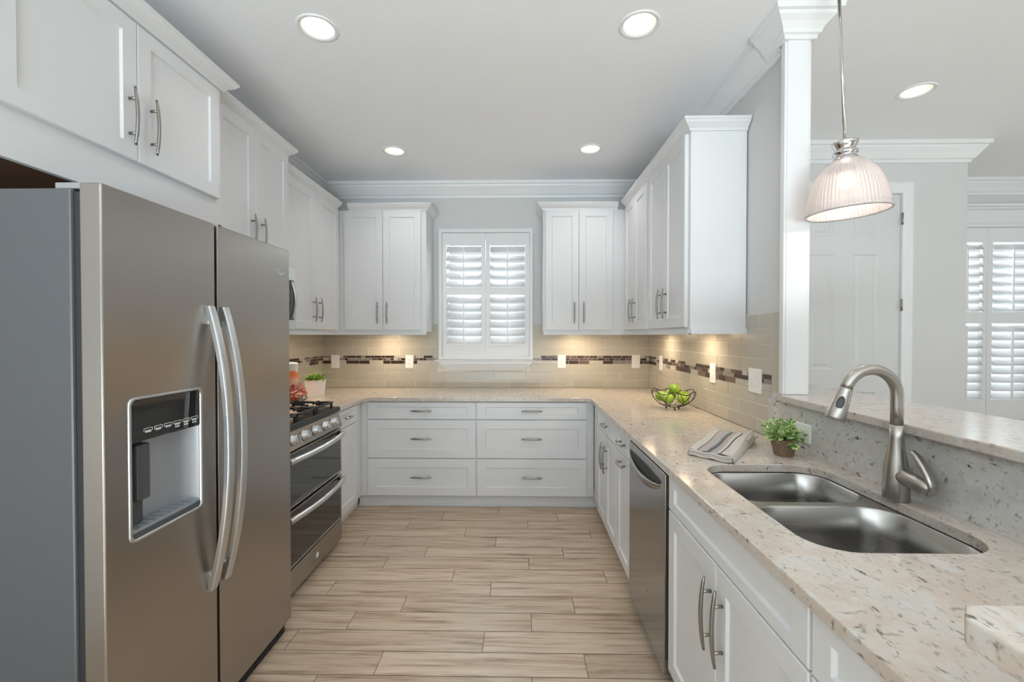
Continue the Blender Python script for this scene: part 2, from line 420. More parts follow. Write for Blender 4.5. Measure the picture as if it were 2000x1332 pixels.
# ---------------------------------------------------------------- setting: floor
def build_floor():
    b = MB(); L, G = 0.896, 0.0016
    known = {0: .05, 1: .283, 2: -.17, 3: .055, 4: .281, 5: -.165, 6: .50, 7: .054, 8: .279, 9: -.168, 10: .502, 11: .057, 12: .29, 13: -.174}
    cyc = [.055, .28, -.17, .50]
    k = -40
    while 1.811+0.1403*(k-1) < YB:
        y1 = 1.811+0.1403*k; y0 = y1-0.1403
        if y1 > YR:
            x0 = known.get(k, cyc[(k-7) % 4])
            n0 = int((XL-x0)/L)-1; n1 = int((XE-x0)/L)+1
            for n in range(n0, n1+1):
                a, c = max(x0+n*L, XL), min(x0+(n+1)*L, XE)
                if c-a < 0.02: continue
                rr = (random.random(), random.random(), random.random())
                ya, yb = max(y0, YR), min(y1, YB)
                if yb-ya < 0.01: continue
                q = [b.v(p) for p in ((a+G, ya+G, 0), (c-G, ya+G, 0), (c-G, yb-G, 0), (a+G, yb-G, 0))]
                b.face(q, M['floor'], rnd=rr)
        k += 1
    b.box((XL, YR, -0.06), (XE, YB, -0.002), m=M['floor_grout'])
    return tag(b.build('floor', recalc=False), 'pale wood-look plank tile floor with thin dark joints', kind='structure')
build_floor()
LIGHTS = [(-0.996, 3.489), (0.549, 3.48), (-0.962, 2.093), (0.56, 2.098), (2.368, 2.696)]
EXTRA = [(-0.96, 0.6), (0.56, 0.6), (2.4, 0.9), (4.4, 0.9), (4.4, 2.7), (0.56, -1.2), (2.4, -1.2)]  # unseen downlights added to even out the lighting
b = MB(); b.plate([(XL-.1, YR-.1), (XE+.1, YR-.1), (XE+.1, YB+.12), (XL-.1, YB+.12)], [circle(x, y, 0.078) for x, y in LIGHTS+EXTRA], lambda a, c, t: (a, c, t), ZC, ZC+0.03)
tag(b.build('ceiling', M['ceiling']), kind='structure')

# walls
WIN = (-0.745, 1.19, 0.085, 2.40)          # kitchen window opening x0,z0,x1,z1
WIN2 = (3.95, 0.68, 5.35, 2.45)
def rect(x0, z0, x1, z1): return [(x0, z0), (x1, z0), (x1, z1), (x0, z1)]
b = MB(); b.plate(rect(XL-.1, 0, XE+.1, ZC), [rect(*WIN), rect(*WIN2)], lambda a, c, t: (a, t, c), YB, YB+0.12)
wall_back = tag(b.build('wall_back', M['wall']), kind='structure')
b = MB(); b.plate(rect(YR, 0, YB, ZC), [], lambda a, c, t: (t, a, c), XL-0.1, XL)
wall_left = tag(b.build('wall_left', M['wall']), kind='structure')
b = MB(); b.box((XR, 2.085, 0), (XR+WT, YB, ZC))
wall_right = tag(b.build('wall_right', M['wall']), kind='structure')
b = MB(); b.plate(rect(XL-.1, 0, XE+.1, ZC), [rect(-1.85, 0.15, 4.4, 2.70)], lambda a, c, t: (a, t, c), YR-0.1, YR)
tag(b.build('wall_rear', M['wall']), kind='structure')
b = MB(); b.plate(rect(YR, 0, YB, ZC), [rect(-1.5, 0.4, 1.9, 2.6)], lambda a, c, t: (t, a, c), XE, XE+0.1)
tag(b.build('wall_dining', M['wall']), kind='structure')
YC = 3.45; XC = 3.425
DX0, DX1, DZ1 = 2.10, 2.925, 2.505
b = MB(); b.plate([(XR+WT, 0), (DX0-.03, 0), (DX0-.03, DZ1+.02), (DX1+.03, DZ1+.02), (DX1+.03, 0), (XC, 0), (XC, ZC), (XR+WT, ZC)], [], lambda a, c, t: (a, t, c), YC, YC+0.1)
b.box((XC-0.1, YC+0.1, 0), (XC, YB, ZC))
tag(b.build('wall_hall', M['wall']), kind='structure')
b = MB(); b.box((XR, 0.30, 0), (XR+WT, 2.085, 1.112)); b.box((0.46, 0.16, 0), (XR+WT, 0.30, 1.112))
wall_pen = tag(b.build('wall_peninsula', M['wall']), kind='structure')
# added unseen windows, framed and glazed, that admit the fill light
def unseen_window(n, P, a0, z0, a1, z1, div):
    r = empty(n, P(a0, 0, z0), kind='structure')
    b = MB(); fw = 0.05
    b.box((a0, -0.08, z0), (a1, -0.02, z0+fw), P); b.box((a0, -0.08, z1-fw), (a1, -0.02, z1), P)
    for i in range(div+1):
        a = a0+(a1-a0-fw)*i/div; b.box((a, -0.08, z0+fw), (a+fw, -0.02, z1-fw), P)
    b.build('window_frame', M['trim'], r)
    b = MB(); b.box((a0+fw, -0.055, z0+fw), (a1-fw, -0.050, z1-fw), P); b.build('window_pane', M['glass'], r)
unseen_window('window_added_rear', lambda u, d, z: (u, YR+d, z), -1.85, 0.15, 4.4, 2.70, 5)
unseen_window('window_added_dining', lambda u, d, z: (XE-d, u, z), -1.5, 0.4, 1.9, 2.6, 3)

# crown moldings of the room
ROOMCROWN = [(0, -0.14), (0.012, -0.14), (0.016, -0.118), (0.028, -0.112), (0.05, -0.075), (0.072, -0.045), (0.078, -0.03), (0.092, -0.026), (0.096, 0.0), (0, 0)]
def crown(name, path, side): 
    b = MB(); b.sweep(ROOMCROWN, path, ZC, side=side); return tag(b.build(name, M['trim']), kind='structure')
crown('trim_1', [(XL, YR), (XL, YB), (XR, YB), (XR, 2.085+0.02)], -1)
crown('trim_2', [(XR+WT, 2.10), (XR+WT, YC), (XC, YC), (XC, YB), (XE, YB)], -1)
# end casing of the right wall, with its moulded capital
b = MB(); b.box((1.212, 2.055, 1.146), (1.332, 2.086, 2.80)); b.box((1.222, 2.050, 1.146), (1.322, 2.056, 2.80))
cas = tag(b.build('trim_3', M['trim'], bevel=0.003), kind='structure')
b = MB()
CAP = [(0, -0.115), (0.014, -0.115), (0.018, -0.098), (0.03, -0.094), (0.034, -0.078), (0.055, -0.055), (0.078, -0.038), (0.084, -0.026), (0.10, -0.022), (0.104, 0.0), (0, 0)]
b.sweep([(a*.86, c) for a, c in CAP], [(1.212, 2.20), (1.212, 2.05), (1.332, 2.05), (1.332, 2.20)], ZC, side=-1)
b.build('capital', M['trim'], cas)

# baseboards seen across the bar
b = MB(); b.box((XC, YB-0.015, 0), (XE, YB, 0.12)); b.box((DX1+.12, YC-0.015, 0), (XC+.015, YC, 0.12))
tag(b.build('baseboard_back', M['trim']), kind='structure')

# six panel hall door
def panel_recess(b, P, u0, u1, z0, z1, dt, ds=0.012):
    """a moulded panel: sunk groove then raised field, drawn on face d=dt"""
    rs = [(0, 0), (ds, -0.008), (2.2*ds, -0.008), (3.6*ds, -0.001)]
    loops = []
    for ins, dd in rs:
        loops.append([P(u0+ins, dt+dd, z0+ins), P(u1-ins, dt+dd, z0+ins), P(u1-ins, dt+dd, z1-ins), P(u0+ins, dt+dd, z1-ins)])
    b.rings(loops, True, False, True, smooth=False)
def hall_door():
    P = lambda u, d, z: (u, YC+0.02-d, z)
    r = empty('door_1', (DX0, YC, 0), kind='structure')
    holes = []
    cols = [(DX0+.135, DX0+.325), (DX0+.475, DX0+.665)]
    rows = [(0.20, 0.98), (1.155, 2.045), (2.185, 2.395)]
    for c in cols:
        for q in rows: holes.append(rect(c[0], q[0], c[1], q[1]))
    b = MB(); b.plate(rect(DX0, 0.01, DX1, DZ1), holes, lambda a, c, t: P(a, t, c), -0.03, 0.012)
    for c in cols:
        for q in rows: panel_recess(b, P, c[0], c[1], q[0], q[1], 0.012)
    b.build('door_slab', M['door'], r)
    b = MB(); cw = 0.085
    prof = [(0, 0), (0, 0.012), (0.02, 0.018), (0.07, 0.02), (cw, 0.012), (cw, 0)]
    path = [(DX0-.005, 0), (DX0-.005, DZ1+.006), (DX1+.005, DZ1+.006), (DX1+.005, 0)]
    rs = []
    for i, (px, pz) in enumerate(path):
        sx = -1 if i < 2 else 1; sz = 0 if i in (0, 3) else 1
        rs.append([(px+sx*o, YC-t, pz+sz*o) for o, t in prof])
    b.rings(rs, True, True, True, smooth=False)
    b.build('door_casing', M['trim'], r)
    b = MB(); b.box((DX1+.003, YC+.001, 0), (DX1+.03, YC+.08, DZ1+.02)); b.box((DX0-.03, YC+.001, 0), (DX0-.003, YC+.08, DZ1+.02)); b.box((DX0-.003, YC+.001, DZ1+.003), (DX1+.003, YC+.08, DZ1+.02)); b.build('door_jamb', M['trim'], r)
    for hz in (2.313, 1.653, 1.0):
        b = MB(); b.lathe([(0.007, -0.045), (0.007, 0.045)], (DX1+0.006, YC-0.008, hz), 12, cap0=True, cap1=True)
        b.box((DX1+0.004, YC-0.004, hz-.04), (DX1+0.02, YC+0.0, hz+.04))
        b.build('hinge', M['pull'], r)
hall_door()

# windows + plantation shutters
def louver_panel(parent, P, u0, u1, z0, z1, _unused, spans, pitch, sw=0.04, d0=0.0, d1=0.028, tilt=48, chord=0.092):
    """one hinged shutter panel: frame, louvers, tilt rod"""
    b = MB()
    holes = [rect(u0+sw, s[0], u1-sw, s[1]) for s in spans]
    b.plate(rect(u0, z0, u1, z1), holes, lambda a, c, t: P(a, t, c), d0, d1)
    fr = b.build('shutter_panel', M['trim'], parent, bevel=0.002, seg=1)
    b = MB(); dm = (d0+d1)/2
    for (s0, s1) in spans:
        n = max(1, round((s1-s0)/pitch)); pz = (s1-s0)/n
        for i in range(n):
            zc = s0+pz*(i+0.5); t = math.radians(tilt); ca, sa = math.cos(t), math.sin(t)
            # inner (room) edge low
            ring = []
            for k in range(12):
                a = 2*PI*k/12; x = math.cos(a)*chord/2; y = math.sin(a)*0.0055
                ring.append((x*ca+y*sa, -x*sa+y*ca))
            b.rings([[P(u0+sw+0.002, dm+p[0], zc+p[1]) for p in ring], [P(u1-sw-0.002, dm+p[0], zc+p[1]) for p in ring]], True, True, True)
    b.build('louvers', M['trim'], fr)
    b = MB(); um = (u0+u1)/2
    for (s0, s1) in spans:
        dd = dm+chord/2*math.cos(math.radians(tilt))+0.004
        b.box((um-0.006, dd-0.005, s0+0.02), (um+0.006, dd+0.006, s1-0.03), P)
    b.build('tilt_rod', M['trim'], fr)
def kitchen_window():
    x0, z0, x1, z1 = WIN; Pw = lambda u, d, z: (u, YB-d, z)
    r = empty('window_1', (x0, YB, z0), kind='structure')
    b = MB(); b.box((x0, -0.10, z0), (x0+.04, -0.06, z1), Pw); b.box((x1-.04, -0.10, z0), (x1, -0.06, z1), Pw)
    b.box((x0+.04, -0.10, z0), (x1-.04, -0.06, z0+.04), Pw); b.box((x0+.04, -0.10, z1-.04), (x1-.04, -0.06, z1), Pw); b.box((x0+.04, -0.095, 1.80), (x1-.04, -0.065, 1.84), Pw)
    b.build('window_frame', M['trim'], r)
    b = MB(); b.box((x0+.04, -0.082, z0+.04), (x1-.04, -0.078, z1-.04), Pw); b.build('window_pane', M['glass'], r)
    b = MB(); b.sweep([(0, 0), (0.052, 0), (0.056, 0.008), (0.052, 0.016), (0, 0.018)], [(0.128, YB), (-0.822, YB)], 1.168, side=1)
    b.build('window_sill', M['trim'], r, bevel=0.004)
    b = MB(); rs = []
    for z, ins, dd in ((1.168, 0.0, 0.050), (1.150, 0.006, 0.049), (1.128, 0.030, 0.040), (1.100, 0.058, 0.026), (1.084, 0.066, 0.020)):
        xa, xb = -0.782+ins, 0.118-ins
        rs.append([(xa, YB-0.001, z), (xa, YB-dd, z), (xb, YB-dd, z), (xb, YB-0.001, z)])
    b.rings(rs, True, True, True, smooth=False)
    b.build('apron', M['trim'], r)
    s = empty('plantation_shutter', (-0.33, YB, 1.19), 'white two-panel plantation shutter over the kitchen window above the drawers', 'shutter')
    b = MB()
    b.plate(rect(-0.78, 1.186, 0.122, 2.44), [rect(-0.748, 1.218, 0.088, 2.402)], lambda a, c, t: Pw(a, t, c), 0.0, 0.05)
    b.build('frame', M['trim'], s, bevel=0.004)
    for u0, u1 in ((-0.746, -0.3315), (-0.3285, 0.086)):
        louver_panel(s, lambda u, d, z: (u, YB-d, z), u0, u1, 1.221, 2.399, None, [(1.335, 1.81), (1.88, 2.287)], 0.079, d0=0.012, d1=0.04)
kitchen_window()
def dining_window():
    x0, z0, x1, z1 = WIN2; Pw = lambda u, d, z: (u, YB-d, z)
    r = empty('window_2', (x0, YB, z0), kind='structure')
    b = MB(); b.box((x0, -0.10, z0), (x0+.04, -0.06, z1), Pw); b.box((x1-.04, -0.10, z0), (x1, -0.06, z1), Pw)
    b.box((x0+.04, -0.10, z0), (x1-.04, -0.06, z0+.04), Pw); b.box((x0+.04, -0.10, z1-.04), (x1-.04, -0.06, z1), Pw)
    b.build('window_frame', M['trim'], r)
    b = MB(); b.box((x0+.04, -0.082, z0+.04), (x1-.04, -0.078, z1-.04), Pw); b.build('window_pane', M['glass'], r)
    b = MB(); b.box((x0-.12, 0, 2.47), (x1+.12, 0.022, 2.60), Pw); b.box((x0-.15, 0, 2.60), (x1+.15, 0.05, 2.62), Pw); b.box((x0-.15, 0, 2.62), (x1+.15, 0.07, 2.645), Pw)
    b.box((x0-.12, 0, 0.60), (x0-.02, 0.02, 2.47), Pw); b.box((x1+.02, 0, 0.60), (x1+.12, 0.02, 2.47), Pw); b.box((x0-.15, 0, 0.57), (x1+.15, 0.06, 0.60), Pw)
    b.build('window_casing', M['trim'], r, bevel=0.003)
    s = empty('plantation_shutter', (4.65, YB, 0.62), 'tall white plantation shutter in the room beyond the bar counter', 'shutter')
    b = MB(); b.plate(rect(x0-.02, 0.60, x1+.02, 2.468), [rect(x0+.01, 0.63, x1-.01, 2.43)], lambda a, c, t: Pw(a, t, c), 0.0, 0.05)
    b.build('frame', M['trim'], s, bevel=0.004)
    ws = [(3.962, 4.372), (4.376, 4.800), (4.804, 5.338)]
    for u0, u1 in ws:
        louver_panel(s, Pw, u0, u1, 0.633, 2.427, None, [(0.815, 1.535), (1.640, 2.295)], 0.082, sw=0.045, d0=0.012, d1=0.04)
dining_window()

# ---------------------------------------------------------------- tiled backsplash (surface of the walls)
TR, TH, TL, TG = 0.0767, 0.0767, 0.305, 0.0036
ZT0, ZS0, ZS1 = 0.914, 0.914+3*0.0767, 0.914+3*0.0767+0.08
def tile_rows(b, P, u0, u1, z0, rows, ph, phase0=0, cut=None):
    for k in range(rows):
        za, zb = z0+k*TH, z0+(k+1)*TH
        off = ph+((k+phase0) % 2)*TL/2
        n = math.floor((u0-off)/TL)
        while off+n*TL < u1:
            a, c = max(off+n*TL, u0), min(off+(n+1)*TL, u1); n += 1
            if c-a < 0.006: continue
            segs = [(a, c)]
            if cut:
                cu0, cu1, cz0, cz1 = cut
                if zb > cz0+0.01 and za < cz1:
                    segs = [(p, q) for p, q in ((a, min(c, cu0)), (max(a, cu1), c)) if q-p > 0.008]
            rr = (random.random(), random.random(), random.random())
            for p, q in segs:
                lo = [P(p+TG/2, 0.004, za+TG/2), P(q-TG/2, 0.004, za+TG/2), P(q-TG/2, 0.004, zb-TG/2), P(p+TG/2, 0.004, zb-TG/2)]
                i = 0.0018
                hi = [P(p+TG/2+i, 0.0062, za+TG/2+i), P(q-TG/2-i, 0.0062, za+TG/2+i), P(q-TG/2-i, 0.0062, zb-TG/2-i), P(p+TG/2+i, 0.0062, zb-TG/2-i)]
                b.rings([lo, hi], True, False, True, m=M['tile'], smooth=False, rnd=rr)
def mosaic(b, P, u0, u1, cut=None):
    lay = [(ZS0+0.001, ZS0+0.032), (ZS0+0.034, ZS0+0.056), (ZS0+0.058, ZS0+0.079)]
    for r, (za, zb) in enumerate(lay):
        u = u0+0.001
        while u < u1-0.004:
            L = random.choice([0.075, 0.10, 0.13] if r == 0 else [0.035, 0.055, 0.07, 0.09])
            c = min(u+L, u1-0.001)
            mm = random.choices([M['mos_dark'], M['mos_brown'], M['mos_grey'], M['mos_light']], [5, 2, 2, 3] if r != 1 else [4, 3, 3, 2])[0]
            segs = [(u, c)]
            if cut: segs = [(p, q) for p, q in ((u, min(c, cut[0])), (max(u, cut[1]), c)) if q-p > 0.004]
            for p, q in segs: b.box((p, 0.004, za), (q-0.003, 0.0066, zb), P, m=mm, rnd=(random.random(),)*3)
            u = c
def backsplash(parent, P, u0, u1, ph, ztop_rows=4, cut=None, flip=0):
    b = MB()
    if cut: 
        b.box((u0, 0.0, ZT0), (cut[0], 0.004, ZS1+4*TH), P, m=M['grout']); b.box((cut[1], 0.0, ZT0), (u1, 0.004, ZS1+4*TH), P, m=M['grout'])
        b.box((cut[0], 0.0, ZT0), (cut[1], 0.004, cut[2]), P, m=M['grout'])
    else: b.box((u0, 0.0, ZT0), (u1, 0.004, ZS1+4*TH), P, m=M['grout'])
    tile_rows(b, P, u0, u1, ZT0, 3, ph, 0, cut)
    tile_rows(b, P, u0, u1, ZS1, 4, ph, 1, cut)
    o = b.build('tile_backsplash', None, parent)
    b = MB(); mosaic(b, P, u0, u1, cut)
    b.build('mosaic_strip', None, o)
backsplash(wall_back, P_back(YB), XL, XR, -0.405, cut=(-0.80, 0.105, 1.10, 2.0))
backsplash(wall_left, P_left(XL), 2.0, YB-0.007, 0.10)
b = MB(); PR = P_right(XR)
backsplash(wall_right, PR, 2.185, YB-0.007, 2.325)
b = MB(); b.box((2.088, 0, 1.146), (2.184, 0.004, ZS1+4*TH), PR, m=M['grout'])
for k in range(1):
    b.box((2.090, 0.003, 1.15), (2.181, 0.0065, ZS1+4*TH), PR, m=M['tile'], rnd=(.5, .5, .5))
b.build('tile_border', None, wall_right, bevel=0.001)

# ---------------------------------------------------------------- cabinets
def shaker(b, P, u0, u1, z0, z1, w=0.06, t=0.02, rec=0.009, wz=None):
    wz = w if wz is None else wz
    e = 0.0025; c = 0.005
    L = lambda iu, iz, d: [P(u0+iu, d, z0+iz), P(u1-iu, d, z0+iz), P(u1-iu, d, z1-iz), P(u0+iu, d, z1-iz)]
    b.rings([L(0, 0, 0), L(0, 0, t-e), L(e, e, t), L(w, wz, t), L(w+c, wz+c, t-rec)], True, True, True, smooth=False)
def pull(P, u, z, L, vertical, parent, d0=0.02, stand=0.032):
    """arched bar pull on two posts"""
    b = MB(); n = 14; pts = []; rr = []
    for i in range(n+1):
        s = -1+2*i/n; a = s*L/2; d = d0+stand*(1-0.30*s*s)
        pts.append(P(u, d, z+a) if vertical else P(u+a, d, z)); rr.append(0.0062*(1-0.35*s**4))
    b.tube(pts, rr, 10)
    for s in (-0.60, 0.60):
        a = s*L/2; dd = d0+stand*(1-0.30*s*s)
        b.tube([P(u, d0-0.001, z+a), P(u, dd, z+a)] if vertical else [P(u+a, d0-0.001, z), P(u+a, dd, z)], 0.0052, 10)
    return b.build('handle', M['pull'], parent)
def add_door(root, P, u0, u1, z0, z1, hu=None, hz=None, hv=True, HL=0.19, w=0.06, kind='door'):
    b = MB(); shaker(b, P, u0+0.0015, u1-0.0015, z0, z1, w=w, wz=(w if z1-z0 > 0.25 else min(w, (z1-z0)*0.27)))
    o = b.build(kind, M['cab'], root)
    if hu is not None: pull(P, hu, hz, HL, hv, o)
    return o
CABCROWN = [(0, 0), (0.010, 0), (0.014, 0.012), (0.026, 0.022), (0.04, 0.034), (0.046, 0.044), (0.052, 0.048), (0.052, 0.06), (0, 0.06)]
UB, UT = 1.455, 2.535     # uppers body
BASE_T = 0.884
def base_body(root, P, u0, u1, depth, toe=0.06, u0t=None, u1t=None):
    b = MB(); b.box((u0, -depth, 0.10), (u1, 0, BASE_T), P); o = b.build('body', M['cab'], root)
    b = MB(); b.box((u0 if u0t is None else u0t, -depth, 0.0), (u1 if u1t is None else u1t, -toe, 0.10), P); b.build('toe_kick', M['cab'], root)
    return o
# right run: doors stand 20 mm proud; face of doors at x=0.583
XF = 0.603; PRr = P_right(XF); DEP = XR-XF-0.002
def rb(name_label, u0, u1, d=DEP):
    return empty('base_cabinet', (XF, (u0+u1)/2, 0), name_label, 'cabinet')
# far right base: two doors and a drawer
c = rb('white base cabinet with two doors in the corner beside the drawer bank', 2.68, 3.57)
base_body(c, PRr, 2.672, 3.575, DEP)
add_door(c, PRr, 2.68, 3.33, 0.742, 0.872, 3.0, 0.808, False, 0.15, kind='drawer', w=0.045)
add_door(c, PRr, 2.68, 3.005, 0.105, 0.736, 2.955, 0.585)
add_door(c, PRr, 3.005, 3.33, 0.105, 0.736, 3.055, 0.585)
c = rb('narrow white pull-out base cabinet with one drawer, next to the dishwasher', 2.33, 2.67)
base_body(c, PRr, 2.328, 2.670, DEP)
add_door(c, PRr, 2.332, 2.668, 0.742, 0.872, 2.5, 0.808, False, 0.15, kind='drawer', w=0.045)
add_door(c, PRr, 2.332, 2.668, 0.105, 0.736, 2.5, 0.690, False, 0.15)
c = rb('white sink base cabinet with two doors below the steel sink', 0.89, 1.73)
b = MB(); b.box((0.89, -DEP, 0.10), (1.735, 0, 0.62), PRr)
b.box((0.89, -0.03, 0.62), (1.735, 0, BASE_T), PRr); b.box((0.89, -DEP, 0.62), (0.91, -0.03, BASE_T), PRr)
b.build('body', M['cab'], c)
b = MB(); b.box((0.89, -DEP, 0), (1.735, -0.06, 0.10), PRr); b.build('toe_kick', M['cab'], c)
add_door(c, PRr, 0.893, 1.732, 0.742, 0.872, kind='drawer_front', w=0.055)
add_door(c, PRr, 1.3125, 1.732, 0.105, 0.736, 1.345, 0.572, HL=0.225)
add_door(c, PRr, 0.893, 1.3125, 0.105, 0.736, 1.268, 0.572, HL=0.225)
c = rb('white base cabinet with a drawer, nearest to the raised granite ledge end', 0.32, 0.885)
base_body(c, PRr, 0.31, 0.889, DEP)
add_door(c, PRr, 0.32, 0.886, 0.742, 0.872, kind='drawer', w=0.055)
add_door(c, PRr, 0.32, 0.886, 0.105, 0.736)
# back run: doors front at y=3.58
YF = 3.60; PB = P_back(YF)
c = empty('drawer_cabinet', (-0.355, YF, 0), 'wide white six-drawer base cabinet under the window wall', 'cabinet')
b = MB(); b.box((-1.3095, -(YB-YF)+.002, 0.10), (XF-0.001, 0, BASE_T), PB); b.build('body', M['cab'], c)
b = MB(); b.box((-1.345, -(YB-YF)+.002, 0), (XF+.035, -0.045, 0.10), PB); b.box((-1.345, -.045, 0), (XF+.035, -0.036, 0.018), PB); b.build('toe_kick', M['cab'], c)
for u0, u1 in ((-1.255, -0.362), (-0.355, 0.543)):
    um = (u0+u1)/2
    for z0, z1 in ((0.735, 0.872), (0.415, 0.727), (0.105, 0.407)):
        d = add_door(c, PB, u0, u1, z0, z1, um, (z0+z1)/2+(0.0 if z0 > .7 else 0.005), False, 0.17, kind='drawer', w=0.07)
# left base between range and corner
XFL = -1.31; PL = P_left(XFL)
c = empty('base_cabinet', (XFL, 3.3, 0), 'narrow white base cabinet with a drawer between the range and the corner', 'cabinet')
b = MB(); b.box((2.968, XL-XFL+.002, 0.10), (3.598, 0, BASE_T), PL); b.build('body', M['cab'], c)
b = MB(); b.box((2.968, XL-XFL+.002, 0), (3.64, -0.045, 0.10), PL); b.build('toe_kick', M['cab'], c)
add_door(c, PL, 2.985, 3.47, 0.742, 0.872, 3.255, 0.808, False, 0.13, kind='drawer', w=0.045)
add_door(c, PL, 2.985, 3.47, 0.105, 0.736)

# upper cabinets
def rail(b, P, u0, u1, z):
    b.box((u0, -0.02, z-0.03), (u1, 0.006, z), P); b.box((u0, -0.02, z-0.03), (u1, 0.012, z-0.022), P)
def upper(name, label, P, u0, u1, depth, z0, z1, doors, rails=True, loc=None):
    c = empty(name, P((u0+u1)/2, 0, z0), label, 'cabinet')
    b = MB(); b.box((u0, -depth, z0), (u1, 0, z1), P); b.build('body', M['cab'], c)
    for (a, e, hu, hz) in doors: add_door(c, P, a, e, z0+0.012, z1-0.004, hu, hz, w=0.058)
    if rails:
        b = MB(); rail(b, P, u0+.002, u1-.002, z0); b.build('light_rail', M['cab'], c)
    return c
YU = 3.93; PU = P_back(YU); DU = YB-YU-.008
c1 = upper('wall_cabinet', 'white two-door wall cabinet between the range side and the window', PU, -1.619, -0.84, DU, UB, UT, [(-1.573, -1.226, -1.27, 1.62), (-1.226, -0.883, -1.185, 1.62)])
b = MB(); b.sweep(CABCROWN, [(-1.53, YU), (-0.84, YU), (-0.84, YB-.008)], UT-0.004, side=-1); b.build('crown_molding', M['cab'], c1)
c2 = upper('wall_cabinet', 'white two-door wall cabinet on the back wall between window and fruit bowl corner', PU, 0.205, 0.929, DU, UB, UT, [(0.222, 0.519, 0.478, 1.62), (0.519, 0.822, 0.560, 1.62)])
b = MB(); b.sweep(CABCROWN, [(0.205, YB-.008), (0.205, YU), (0.86, YU)], UT-0.004, side=-1); b.build('crown_molding', M['cab'], c2)
XU = 0.93; PUR = P_right(XU); DUR = XR-XU-.008
c3 = upper('wall_cabinet', 'white two-door wall cabinet with exposed end panel, nearest the wall column', PUR, 2.43, 3.195, DUR, UB, UT, [(2.463, 2.81, 2.765, 1.62), (2.81, 3.16, 2.86, 1.62)])
b = MB(); b.box((2.414, -DUR, UB-0.028), (2.43, -0.0, UB+.004), PUR); b.build('end_rail', M['cab'], c3)
b = MB(); b.sweep(CABCROWN, [(XU, 3.195), (XU, 2.43), (XR-.008, 2.43)], UT-0.004, side=-1); b.build('crown_molding', M['cab'], c3)
c4 = upper('wall_cabinet', 'white two-door wall cabinet above the fruit bowl in the corner', PUR, 3.197, 3.929, DUR, UB, UT, [(3.225, 3.55, 3.505, 1.62), (3.55, 3.868, 3.60, 1.62)])
b = MB(); b.sweep(CABCROWN, [(XU, YU-.06), (XU, 3.197)], UT-0.004, side=-1); b.build('crown_molding', M['cab'], c4)
XUL = -1.62; PUL = P_left(XUL)
c5 = upper('wall_cabinet', 'white two-door wall cabinet beside the microwave, lower than the one over it', PUL, 2.95, 3.929, XUL-XL-.008, UB, UT, [(2.975, 3.425, 3.375, 1.62), (3.425, 3.86, 3.475, 1.62)])
b = MB(); b.sweep(CABCROWN, [(XUL, 2.95), (XUL, YU-.06)], UT-0.004, side=-1); b.build('crown_molding', M['cab'], c5)
# over microwave
XM = -1.56; PM = P_left(XM)
c6 = upper('wall_cabinet', 'tall white two-door wall cabinet above the microwave', PM, 2.148, 2.93, XM-XL-.008, 1.87, 2.62, [(2.215, 2.545, 2.505, 2.02), (2.545, 2.915, 2.60, 2.02)], rails=False)
b = MB(); b.sweep(CABCROWN, [(XM, 2.21), (XM, 2.93), (XL+.01, 2.93)], 2.616, side=-1); b.build('crown_molding', M['cab'], c6)
# over fridge
XG = -1.47; PG = P_left(XG)
c7 = empty('wall_cabinet', (XG, 1.67, 1.93), 'large white two-door wall cabinet above the stainless refrigerator', 'cabinet')
b = MB(); b.box((1.17, XL-XG+.008, 1.965), (2.145, -.021, 2.62), PG, m=M['cab']); b.box((1.17, -.02, 2.06), (2.145, 0, 2.62), PG, m=M['cab'])
b.box((1.17, -0.02, 1.93), (2.145, 0, 2.06), PG, m=M['cab']); b.box((2.125, XL-XG+.008, 0.0), (2.145, 0, 1.96), PG, m=M['cab'])
b.box((1.15, XL-XG+.008, 1.93), (1.17, 0, 2.62), PG, m=M['cab'])
b.build('body', None, c7)
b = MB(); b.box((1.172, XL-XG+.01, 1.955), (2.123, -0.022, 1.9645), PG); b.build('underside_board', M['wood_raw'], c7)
add_door(c7, PG, 1.190, 1.655, 2.078, 2.60, 1.618, 2.235, HL=0.215)
add_door(c7, PG, 1.655, 2.112, 2.078, 2.60, 1.715, 2.235, HL=0.215)
b = MB(); b.sweep([(a*1.15, z) for a, z in CABCROWN], [(XG, 1.15), (XG, 2.145), (XM, 2.145)], 2.616, side=-1); b.build('crown_molding', M['cab'], c7)

# ---------------------------------------------------------------- worktops
def flat(z): return lambda a, c, t: (a, c, t)
SX0, SX1, SY0, SY1 = 0.700, 1.148, 1.035, 1.735
out = [(XL+.002, YB-.007), (XL+.002, 2.972), (-1.268, 2.972), (-1.268, 3.515), (-1.225, 3.558), (0.53, 3.558), (0.565, 3.52), (0.565, 0.302), (XR-.0005, 0.302), (XR-.0005, 2.083), (XR-.0005, 2.183), (XR-.007, 2.183), (XR-.007, YB-.007)]
b = MB(); b.plate(out, [rrect(SX0, SY0, SX1, SY1, 0.105, 10)], flat(0), 0.884, 0.914)
ct = tag(b.build('countertop', M['granite'], bevel=0.004, seg=3), 'U-shaped cream speckled granite worktop around the kitchen with the sink cutout', 'countertop')
b = MB(); b.box((XR-.0215, 0.302, 0.9145), (XR-.0005, 2.180, 1.1145))
tag(b.build('granite_upstand', M['granite_pale']), 'speckled granite upstand slab behind the faucet below the raised bar', 'backsplash')
bar = [(1.19, 2.06), (1.19, 0.457), (0.456, 0.457), (0.436, 0.437), (0.436, 0.06), (1.62, 0.06), (1.62, 2.50), (1.335, 2.50), (1.335, 2.078), (1.205, 2.078), (1.196, 2.074)]
b = MB(); b.plate(bar, [], flat(0), 1.1155, 1.1455)
tag(b.build('bar_top', M['granite'], bevel=0.006, seg=3), 'raised speckled granite breakfast bar slab behind and beside the sink', 'countertop')

